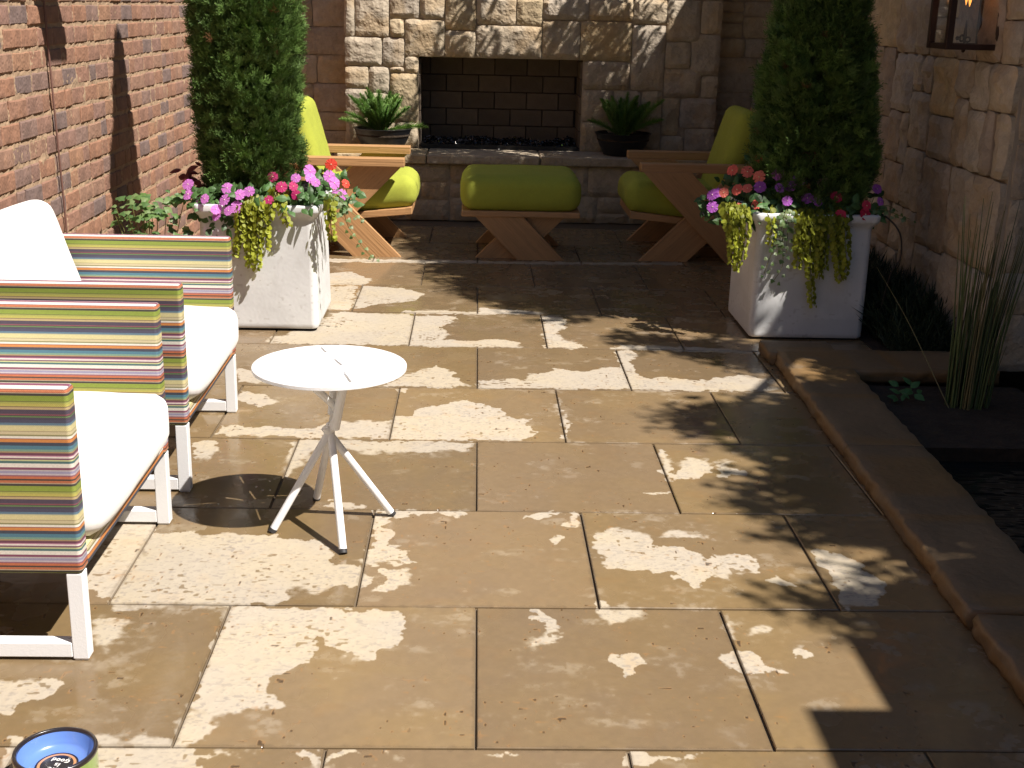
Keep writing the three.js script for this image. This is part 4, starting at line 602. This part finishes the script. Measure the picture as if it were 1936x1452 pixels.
// ---------------------------------------------------------------- foxtail ferns in black bowls on the hearth
function frondGeo(seed) { const q = RNG(seed), P = [], L = 1, n = 460; const bend = 0.14; const ax = (s) => V(0, s * L * (1 - 0.12 * s), bend * s * s); for (let i = 0; i < n; i++) { const s = 0.08 + 0.92 * i / n, p = ax(s), a = q() * 6.283, w = 0.115 * Math.pow(Math.sin(Math.PI * Math.min(1, 0.12 + 0.86 * s)), 0.7) * (0.7 + 0.5 * q()), d = V(Math.cos(a) * w, w * (0.8 + 0.6 * q()), Math.sin(a) * w), e = p.clone().add(d), nrm = V(-Math.sin(a), 0.2, Math.cos(a)).multiplyScalar(0.0075); P.push(p.x - nrm.x, p.y, p.z - nrm.z, p.x + nrm.x, p.y, p.z + nrm.z, e.x, e.y, e.z); } for (let i = 0; i < 6; i++) { const a = ax(i / 6), b = ax((i + 1) / 6); for (const [x, z] of [[0.012, 0], [0, 0.012]]) P.push(a.x - x, a.y, a.z - z, a.x + x, a.y, a.z + z, b.x, b.y, b.z); } const g = new THREE.BufferGeometry(); g.setAttribute('position', new THREE.Float32BufferAttribute(P, 3)); g.computeVertexNormals(); return g; }
const fronds = [11, 12, 13].map(frondGeo), frondMats = [[0.21, 0.38, 0.085], [0.16, 0.31, 0.065], [0.26, 0.42, 0.11]].map((c) => leafMat(c, 0.35, 0.55));
const potMat = std({ color: lin(0.012, 0.013, 0.016), roughness: 0.42, bumpMap: stoneBump, bumpScale: 0.001 });
function fernPot(x, z, r, potLabel, fernLabel, seed, spots) {
  const h = 0.155, y = 0.459, p = thing('bowl_planter', potLabel, 'plant pot', [x, y, z]);
  part('pot', new THREE.LatheGeometry([[0, 0.001], [r * 0.62, 0.001], [r * 0.68, 0.008], [r * 0.86, h * 0.55], [r * 0.97, h - 0.008], [r, h - 0.002], [r - 0.002, h], [r - 0.014, h - 0.001], [r - 0.02, h - 0.03]].map((q) => new THREE.Vector2(...q)), 56), potMat, p);
  part('soil', uvBox(new THREE.CylinderGeometry(r - 0.017, r - 0.017, 0.03, 40).translate(0, h - 0.035, 0)), soilMat, p);
  const q = RNG(seed), t = thing('foxtail_fern', fernLabel, 'fern', [x, y + h - 0.02, z]);
  for (let i = 0; i < 50; i++) { const a = i < spots.length ? spots[i][0] : q() * 6.283, lean = i < spots.length ? spots[i][1] : 0.05 + 0.55 * q(), L = i < spots.length ? spots[i][2] : 0.22 + 0.13 * q(), m = part('frond', fronds[i % 3], frondMats[Math.floor(q() * 3)], t); m.position.set(Math.cos(a) * 0.05 * q() - 0.01, 0, Math.sin(a) * 0.05 * q()); m.rotation.order = 'YXZ'; m.rotation.set(lean, Math.PI / 2 - a, 0); m.scale.set(L * 1.05, L, L * 1.05); }
}
fernPot(-0.655, -8.86, 0.205, 'wide black bowl pot on the hearth left of the firebox', 'bright green foxtail fern in the left black bowl on the hearth', 71, [[3.05, 1.15, 0.33], [0.1, 1.3, 0.34], [2.7, 0.9, 0.30], [1.6, 0.3, 0.36], [0.5, 0.7, 0.30], [4.7, 0.5, 0.30]]);
fernPot(1.03, -8.86, 0.200, 'wide black bowl pot in shade on the hearth right of the firebox', 'shaded foxtail fern in the right black bowl on the hearth', 72, [[0.2, 1.0, 0.34], [3.0, 1.0, 0.30], [0.4, 0.6, 0.40], [2.2, 0.5, 0.36], [4.4, 0.6, 0.3]]);
// ---------------------------------------------------------------- raised stone edging, pond, planting on the right
const curbMap = tex(512, 512, (u, v) => { const a = fbm(u * 7, v * 7, 5, 7), b = vn(u * 90, v * 120, 90, 120), k = 0.75 + 0.4 * a + 0.15 * (b - 0.5); return mix3([0.19 * k, 0.128 * k, 0.068 * k], [0.22 * k, 0.13 * k, 0.05 * k], sm(0.5, 0.7, fbm(u * 4, v * 5 + 2, 3, 4))); });
const curbMat = std({ map: curbMap, roughness: 0.55, bumpMap: stoneBump, bumpScale: 0.005 }), curbSide = std({ map: curbMap, color: lin(1.5, 1.25, 0.9), roughness: 0.9, bumpMap: stoneBump, bumpScale: 0.02 });
const edging = thing('stone_edging', 'low raised edging of long rough faced sandstone slabs round the pond bed on the right', 'edging');
function curbStone(L, W, H, seed) { // length along z; rock-faced long sides
  const g = rbox(W, H, L, 0.006, 2), G = new THREE.BoxGeometry(W, H, L, 6, 4, Math.round(L / 0.03)), p = G.attributes.position; g.dispose();
  for (let i = 0; i < p.count; i++) { let x = p.getX(i), y = p.getY(i), z = p.getZ(i); if (Math.abs(x) > W / 2 - 1e-4) x += (fbm(z * 30 + seed, y * 40 + 5, 3) - 0.5) * 0.022 - Math.sign(x) * (y > H / 2 - 1e-4 ? 0.004 : y < -H / 2 + 1e-4 ? 0.003 : -0.004); if (y > H / 2 - 1e-4) y += (fbm(x * 9, z * 9 + seed, 3) - 0.5) * 0.005; p.setXYZ(i, x, y, z); }
  return smoothSeams(G);
}
[[-0.35, 1.15], [-1.52, 1.18], [-2.72, 1.21], [-3.92, 1.17]].forEach(([z, L], i) => { const zc = z - L / 2, m = part('edging_stone', curbStone(L - 0.006, 0.265, 0.062, i * 9), curbMat, edging); m.position.set(1.243 + (-zc - 2.33) * 0.028 + 0.11, 0.028, zc); m.rotation.y = -0.028; });
{ const m = part('edging_stone', curbStone(0.86, 0.30, 0.062, 77), curbMat, edging); m.rotation.y = Math.PI / 2; m.position.set(1.735, 0.029, -5.00); const n = part('edging_stone', curbStone(0.20, 0.30, 0.06, 78), curbMat, edging); n.position.set(1.42, 0.0275, -5.195); }
structMesh('soil_bed', uvBox(new THREE.BoxGeometry(0.75, 0.26, 0.75).translate(1.86, -0.135, -4.46)), soilMat);
structMesh('soil_bed', uvBox(new THREE.BoxGeometry(0.40, 0.27, 1.7).translate(2.0, -0.128, -6.0)), soilMat);
{ // still, dark pond with small ripples
  const g = new THREE.PlaneGeometry(2.2, 4.6, 1, 1).rotateX(-Math.PI / 2).translate(2.55, -0.055, -2.0);
  const w = structMesh('pond_water', uvBox(g), phy({ color: lin(0.012, 0.014, 0.013), roughness: 0.06, bumpMap: tex(512, 512, (u, v) => 0.7 * fbm(u * 5, v * 16, 3, 5) + 0.3 * vn(u * 26, v * 60, 26, 60), false, [0.9, 0.9]), bumpScale: 0.018, specularIntensity: 1 }));
}
{ // rushes at the pond edge
  const q = RNG(17), t = thing('rush_clump', 'tall clump of thin upright rushes in the dark bed at the pond edge', 'rushes', [1.93, -0.01, -4.58]);
  const mats = [[0.10, 0.135, 0.04], [0.075, 0.115, 0.035], [0.17, 0.15, 0.06], [0.05, 0.075, 0.03]].map((c) => std({ color: lin(...c), roughness: 0.6 }));
  for (let i = 0; i < 120; i++) { const a = q() * 6.283, r = 0.085 * Math.sqrt(q()), x = Math.cos(a) * r, z = Math.sin(a) * r * 0.7, H = i < 14 ? 0.70 + 0.20 * q() : 0.25 + 0.45 * q(), lx = (x * 1.1 + 0.055 + (q() - 0.45) * 0.12) * H, lz = (q() - 0.5) * 0.12 * H; part('stem', tube([[x, 0, z], [x + lx * 0.35, H * 0.5, z + lz * 0.4], [x + lx, H, z + lz]], 0.0036 + 0.0012 * q(), 8, 5, 0.25), mats[Math.floor(q() * 4)], t); }
  part('stem', tube([[-0.08, 0.0, 0.04], [-0.14, 0.25, -0.35], [-0.165, 0.40, -0.75]], 0.0024, 10, 5, 0.4), mats[2], t);
}
{ const q = RNG(23), t = thing('seedling', 'small green leafy seedling in the dark soil beside the edging stones', 'plant', [1.70, -0.006, -4.62]), m0 = leafMat([0.06, 0.17, 0.05], 0.3); for (let i = 0; i < 14; i++) { const m = part('leaf', impLeaf, m0, t); m.position.set((q() - 0.5) * 0.08, 0.015 + q() * 0.05, (q() - 0.5) * 0.08); m.quaternion.copy(face(V(q() - 0.5, 1, 0.4 + q() * 0.4), q() * 6)); m.scale.setScalar(0.7 + q() * 0.5); } }
{ // mondo grass
  const q = RNG(29), P = []; blade(P, V(-0.0, 0, 0), V(0.04, 0.6, 0.0), 0.016); blade(P, V(0.03, 0.5, 0), V(0.22, 0.95, 0.25), 0.014); const g = new THREE.BufferGeometry(); g.setAttribute('position', new THREE.Float32BufferAttribute(P, 3)); g.computeVertexNormals();
  const ms = [], cs = []; for (let i = 0; i < 5200; i++) { const z = -5.2 - 1.55 * q(), x = 1.86 + 0.30 * q(), h = 0.26 * (0.55 + 0.5 * q()) * (0.55 + 0.6 * sm(-5.15, -5.6, z)); ms.push(M4(V(x, 0, z), new THREE.Quaternion().setFromEuler(new THREE.Euler((q() - 0.5) * 1.3, q() * 6.3, (q() - 0.5) * 1.3)), h)); const k = 0.5 + 0.8 * q(); cs.push(lin(0.022 * k, 0.042 * k, 0.018 * k)); }
  tag(instances('mondo_grass', g, leafMat([1, 1, 1], 0.15, 0.6), ms, cs, scene), 'dark fine leaved ground cover grass between the right planter and the stone wall', 'ground cover');
}
{ const t = part('irrigation_hose', tube([[1.80, 0.585, -5.62], [1.846, 0.582, -5.54], [1.904, 0.521, -5.50], [1.921, 0.452, -5.49], [1.919, 0.392, -5.49], [1.894, 0.340, -5.50], [1.87, 0.16, -5.52], [1.865, 0.004, -5.53]], 0.0042, 40, 8), std({ color: lin(0.012, 0.010, 0.009), roughness: 0.5 }), scene); tag(t, 'thin black irrigation hose looping down from the right planter', 'hose'); }
// ---------------------------------------------------------------- gas lantern on the right wall
{
  const bronze = std({ color: lin(0.045, 0.022, 0.014), roughness: 0.5, metalness: 0.5 }), t = thing('gas_lantern', 'dark bronze gas lantern with glass panes and small flame on the right stone wall', 'lantern', [2.055, 1.318, -5.40]);
  const w = 0.105, H = 0.42; // half width, height
  for (const x of [-w, w]) for (const z of [-w, w]) part('post', rbox(0.028, H, 0.028, 0.003, 1).translate(x, H / 2, z), bronze, t);
  for (const y of [0.012, H - 0.012]) { for (const s of [-w, w]) { part('rail', rbox(2 * w - 0.022, 0.024, 0.020, 0.003, 1).translate(0, y, s), bronze, t); part('rail', rbox(0.020, 0.024, 2 * w - 0.022, 0.003, 1).translate(s, y, 0), bronze, t); } }
  part('base_plate', rbox(2 * w - 0.02, 0.008, 2 * w - 0.02, 0.002, 1).translate(0, 0.006, 0), bronze, t);
  const glass = phy({ color: lin(0.96, 0.96, 0.95), roughness: 0.02, transmission: 1, thickness: 0 });
  for (const s of [-w, w]) { part('pane', new THREE.BoxGeometry(2 * w - 0.022, H - 0.05, 0.003).translate(0, H / 2, s), glass, t); part('pane', new THREE.BoxGeometry(0.003, H - 0.05, 2 * w - 0.022).translate(s, H / 2, 0), glass, t); }
  part('burner', [rod([0, 0.01, 0], [0, 0.075, 0], 0.006, 10), new THREE.LatheGeometry([[0.001, 0.118], [0.004, 0.10], [0.007, 0.07], [0.009, 0.05]].map((q) => new THREE.Vector2(...q)), 12), new THREE.TorusGeometry(0.012, 0.005, 6, 14).rotateY(0.4).translate(-0.012, 0.045, 0), new THREE.TorusGeometry(0.010, 0.004, 6, 14).rotateY(-0.6).translate(0.012, 0.04, 0.003), new THREE.SphereGeometry(0.009, 10, 8).translate(-0.032, 0.045, 0.004)], bronze, t);
  part('flame', [new THREE.LatheGeometry([[0.0005, 0.172], [0.004, 0.185], [0.009, 0.215], [0.007, 0.245], [0.0005, 0.29]].map((q) => new THREE.Vector2(...q)), 12).translate(0.004, 0, 0), new THREE.LatheGeometry([[0.0005, 0.178], [0.005, 0.20], [0.006, 0.22], [0.0005, 0.255]].map((q) => new THREE.Vector2(...q)), 10).translate(-0.012, 0, 0)], std({ color: lin(0.1, 0.05, 0.01), emissive: lin(1, 0.34, 0.06), emissiveIntensity: 1.2, roughness: 1 }), t);
  part('cap', new THREE.CylinderGeometry(0.03, 0.185, 0.14, 4, 1).rotateY(Math.PI / 4).translate(0, H + 0.07, 0), bronze, t);
  part('finial', new THREE.SphereGeometry(0.008, 10, 8).translate(0, -0.006, 0), bronze, t);
  part('bracket', [tube([[0, H + 0.14, 0], [0.0, H + 0.20, 0], [0.06, H + 0.24, 0], [0.13, H + 0.2, 0]], 0.009, 16, 8), rbox(0.012, 0.16, 0.08, 0.003, 1).translate(0.128, H + 0.18, 0)], bronze, t);
  const l = new THREE.PointLight(0xff9a45, 0.004); l.name = 'flame_light'; l.position.set(2.055, 1.318 + 0.23, -5.385); l.castShadow = true; scene.add(l);
}
// ---------------------------------------------------------------- left wall fittings: a cable, and the beam whose shadow falls on the bricks
{ const t = part('wall_cable', tube([[BX + 0.014, 2.6, -5.13], [BX + 0.010, 1.278, -5.172], [BX + 0.012, 0.9, -5.185], [BX + 0.010, 0.5, -5.215], [BX + 0.011, 0.02, -5.23]], 0.0042, 40, 6), std({ color: lin(0.16, 0.08, 0.06), roughness: 0.6 }), scene); tag(t, 'thin brown cable running down the brick wall', 'cable'); }
{ const d = 0.58, t = part('eave_beam', uvBox(rbox(d + 0.1, 0.10, 0.25, 0.006, 2).translate(BX + d / 2 - 0.05, 1.185 + 1.655 * d + 0.05, -5.31 + 0.62 * d), [0, 0], 'grainX'), wood, scene); tag(t, 'short timber beam projecting from the brick wall above the chairs', 'beam'); }
{ // unseen house, added to block sky light from the right and deepen shadows
  const t = thing('sky_blocker_house', 'unseen brown brick house added beyond the right wall to block sky light', 'house', [6.0, -0.28, 0]), hm = std({ map: brickMap, color: lin(0.30, 0.2, 0.14), roughness: 0.95 }), gm = std({ color: lin(0.03, 0.035, 0.04), roughness: 0.1 }), fm = std({ color: lin(0.6, 0.6, 0.58), roughness: 0.6 });
  part('wall', uvBox(new THREE.BoxGeometry(5, 6.1, 16).translate(2.5, 3.05, -5)), hm, t);
  part('roof', uvBox(new THREE.CylinderGeometry(0.2, 3.7, 1.4, 4, 1).rotateY(Math.PI / 4).scale(1, 1, 3.15).translate(2.5, 6.8, -5)), std({ color: lin(0.07, 0.065, 0.06), roughness: 0.95 }), t);
  for (const z of [-10, -6.5, -3, 0.5]) for (const y of [1.6, 4.4]) { const w = part('window', uvBox(new THREE.BoxGeometry(0.06, 1.4, 0.95).translate(-0.005, y, z)), fm, t); part('pane', new THREE.BoxGeometry(0.03, 1.26, 0.82).translate(-0.03, y, z), gm, w); }
}
// ---------------------------------------------------------------- what shades the right side: a garden pier and wall, a tree beyond the wall
{
  const t = thing('garden_wall', 'stone garden wall with a taller pier on the right, beside the camera', 'wall', [2.34, 0, 0]);
  part('wall_body', uvBox(new THREE.BoxGeometry(0.35, 2.66, 4.4).translate(0.175, 1.33, 0.83)), stoneMats[0], t);
  part('pier', uvBox(new THREE.BoxGeometry(0.42, 2.36, 0.42).translate(0.21, 1.18, -1.59)), stoneMats[1], t);
}
{
  const q = RNG(404), t = thing('shade_tree', 'leafy tree standing beyond the right wall', 'tree', [3.9, -0.28, -6.0]), bark = std({ color: lin(0.10, 0.075, 0.055), roughness: 1 });
  part('trunk', tube([[0, 0, 0], [0.03, 1.2, 0.02], [-0.1, 2.3, 0.1], [-0.2, 3.2, 0.2]], 0.13, 14, 10, 0.6), bark, t);
  for (const [x, y, z] of [[-1.9, 3.2, 0.4], [-1.7, 3.3, -1.6], [-1.2, 3.1, 2.6], [-2.6, 3.4, -2.3], [-0.4, 3.4, 1.4]]) part('limb', tube([[-0.1, 2.2, 0.1], [x * 0.5, mix(2.4, y, 0.6), z * 0.45], [x, y, z]], 0.06, 12, 7, 0.3), bark, t);
  // inner edge of the shade as it falls on the ground: x for each distance
  const B = [[2.3, 1.2], [2.50, 1.05], [2.62, 1.0], [2.70, 0.90], [2.80, 0.80], [2.92, 0.70], [3.0, 0.92], [3.1, 1.30], [3.22, 0.95], [3.30, 0.78], [3.38, 1.0], [3.45, 0.98], [3.55, 0.70], [3.68, 0.80], [3.82, 1.0], [3.95, 0.94], [4.10, 0.82], [4.25, 0.66], [4.40, 0.66], [4.55, 1.08], [4.70, 1.26], [4.90, 1.30], [5.1, 1.02], [5.3, 0.76], [5.5, 0.58], [5.7, 0.50], [5.85, 0.28], [6.0, 0.16], [6.2, -0.02], [6.4, -0.14], [6.6, -0.20], [6.9, -0.30], [7.2, -0.36], [7.6, -0.46], [8.5, -0.66], [9.0, -0.85], [9.6, -1.02], [10.2, -0.7]];
  const edge = (d) => { let i = 0; while (i < B.length - 2 && B[i + 1][0] < d) i++; const t2 = Math.min(1, Math.max(0, (d - B[i][0]) / (B[i + 1][0] - B[i][0]))); return mix(B[i][1], B[i + 1][1], t2); };
  const hole = (x, d, cx, cd, rx, rd) => ((x - cx) / rx) ** 2 + ((d - cd) / rd) ** 2 < 1;
  const P = []; for (let k = 0; k < 9; k++) { const a = (q() - 0.5) * 2.4, L = 0.6 + 0.5 * q(), s = V((q() - 0.5) * 0.3, 0.12 * k - 0.2, (q() - 0.5) * 0.3); const e = s.clone().add(V(Math.sin(a) * L * 0.6, Math.cos(a) * L * 0.35 - 0.15, (q() - 0.5) * 0.9)); const d = e.clone().sub(s), n = d.clone().cross(V(q() - 0.5, q() - 0.5, q() - 0.5)).normalize().multiplyScalar(0.085), m = s.clone().lerp(e, 0.4); for (const p of [s, m.clone().add(n), e, s, e, m.clone().sub(n)]) P.push(p.x, p.y, p.z); }
  const g = new THREE.BufferGeometry(); g.setAttribute('position', new THREE.Float32BufferAttribute(P, 3)); g.computeVertexNormals();
  const ms = [], cs = []; let guard = 0;
  while (ms.length < 12500 && guard++ < 400000) {
    const d = 2.3 + 7.9 * q(), x = -1.2 + 3.9 * q(), e = edge(d), in1 = x - e; if (in1 < 0) continue;
    { const ux = 0.72 - 1.40, ud = 5.84 - 5.50, t2 = Math.min(1, Math.max(0, ((x - 1.40) * ux + (d - 5.50) * ud) / (ux * ux + ud * ud))); if (Math.hypot(x - 1.40 - t2 * ux, d - 5.50 - t2 * ud) < 0.15 + 0.12 * t2 + 0.03 * q()) continue; }
    if ( hole(x, d, 1.32, 4.95, 0.14, 0.26) || hole(x, d, 1.12, 3.06, 0.17, 0.15)) continue;
    if (d > 8.7) { const s = fbm(x * 3.2 + d * 1.2, d * 3.2, 3); if (d < 9.42 && x > -0.72 ? s < 0.22 : s < (x > 0.25 && x < 1.15 ? 0.54 : 0.42) || q() < 0.2) continue; if (hole(x, d, 0.82, 9.32, 0.17, 0.40)) continue; }
    else if (in1 < 0.12 && q() < 0.5) continue;
    const y = (d > 8.6 ? 2.62 : 3.0) + (d > 8.6 ? 0.45 : 1.2) * q() * (0.4 + 0.6 * sm(0, 0.6, in1));
    const w = V(x + 0.604 * y, y, -d + 0.375 * y); if (w.z < -8.98 && w.x < 1.8 && w.y < 2.62) continue;
    ms.push(M4(w.sub(V(3.9, -0.28, -6.0)), new THREE.Quaternion().setFromEuler(new THREE.Euler(q() * 6.3, q() * 6.3, q() * 6.3)), d > 8.7 ? 0.15 + 0.06 * q() : in1 < 0.10 ? 0.10 + 0.05 * q() : in1 < 0.3 ? 0.17 + 0.06 * q() : 0.28 + 0.10 * q()));
    const k = 0.7 + 0.6 * q(); cs.push(lin(0.06 * k, 0.12 * k, 0.03 * k));
  }
  instances('foliage', g, leafMat([1, 1, 1], 0.12, 0.6), ms, cs, t);
}
renderer.render(scene, camera);
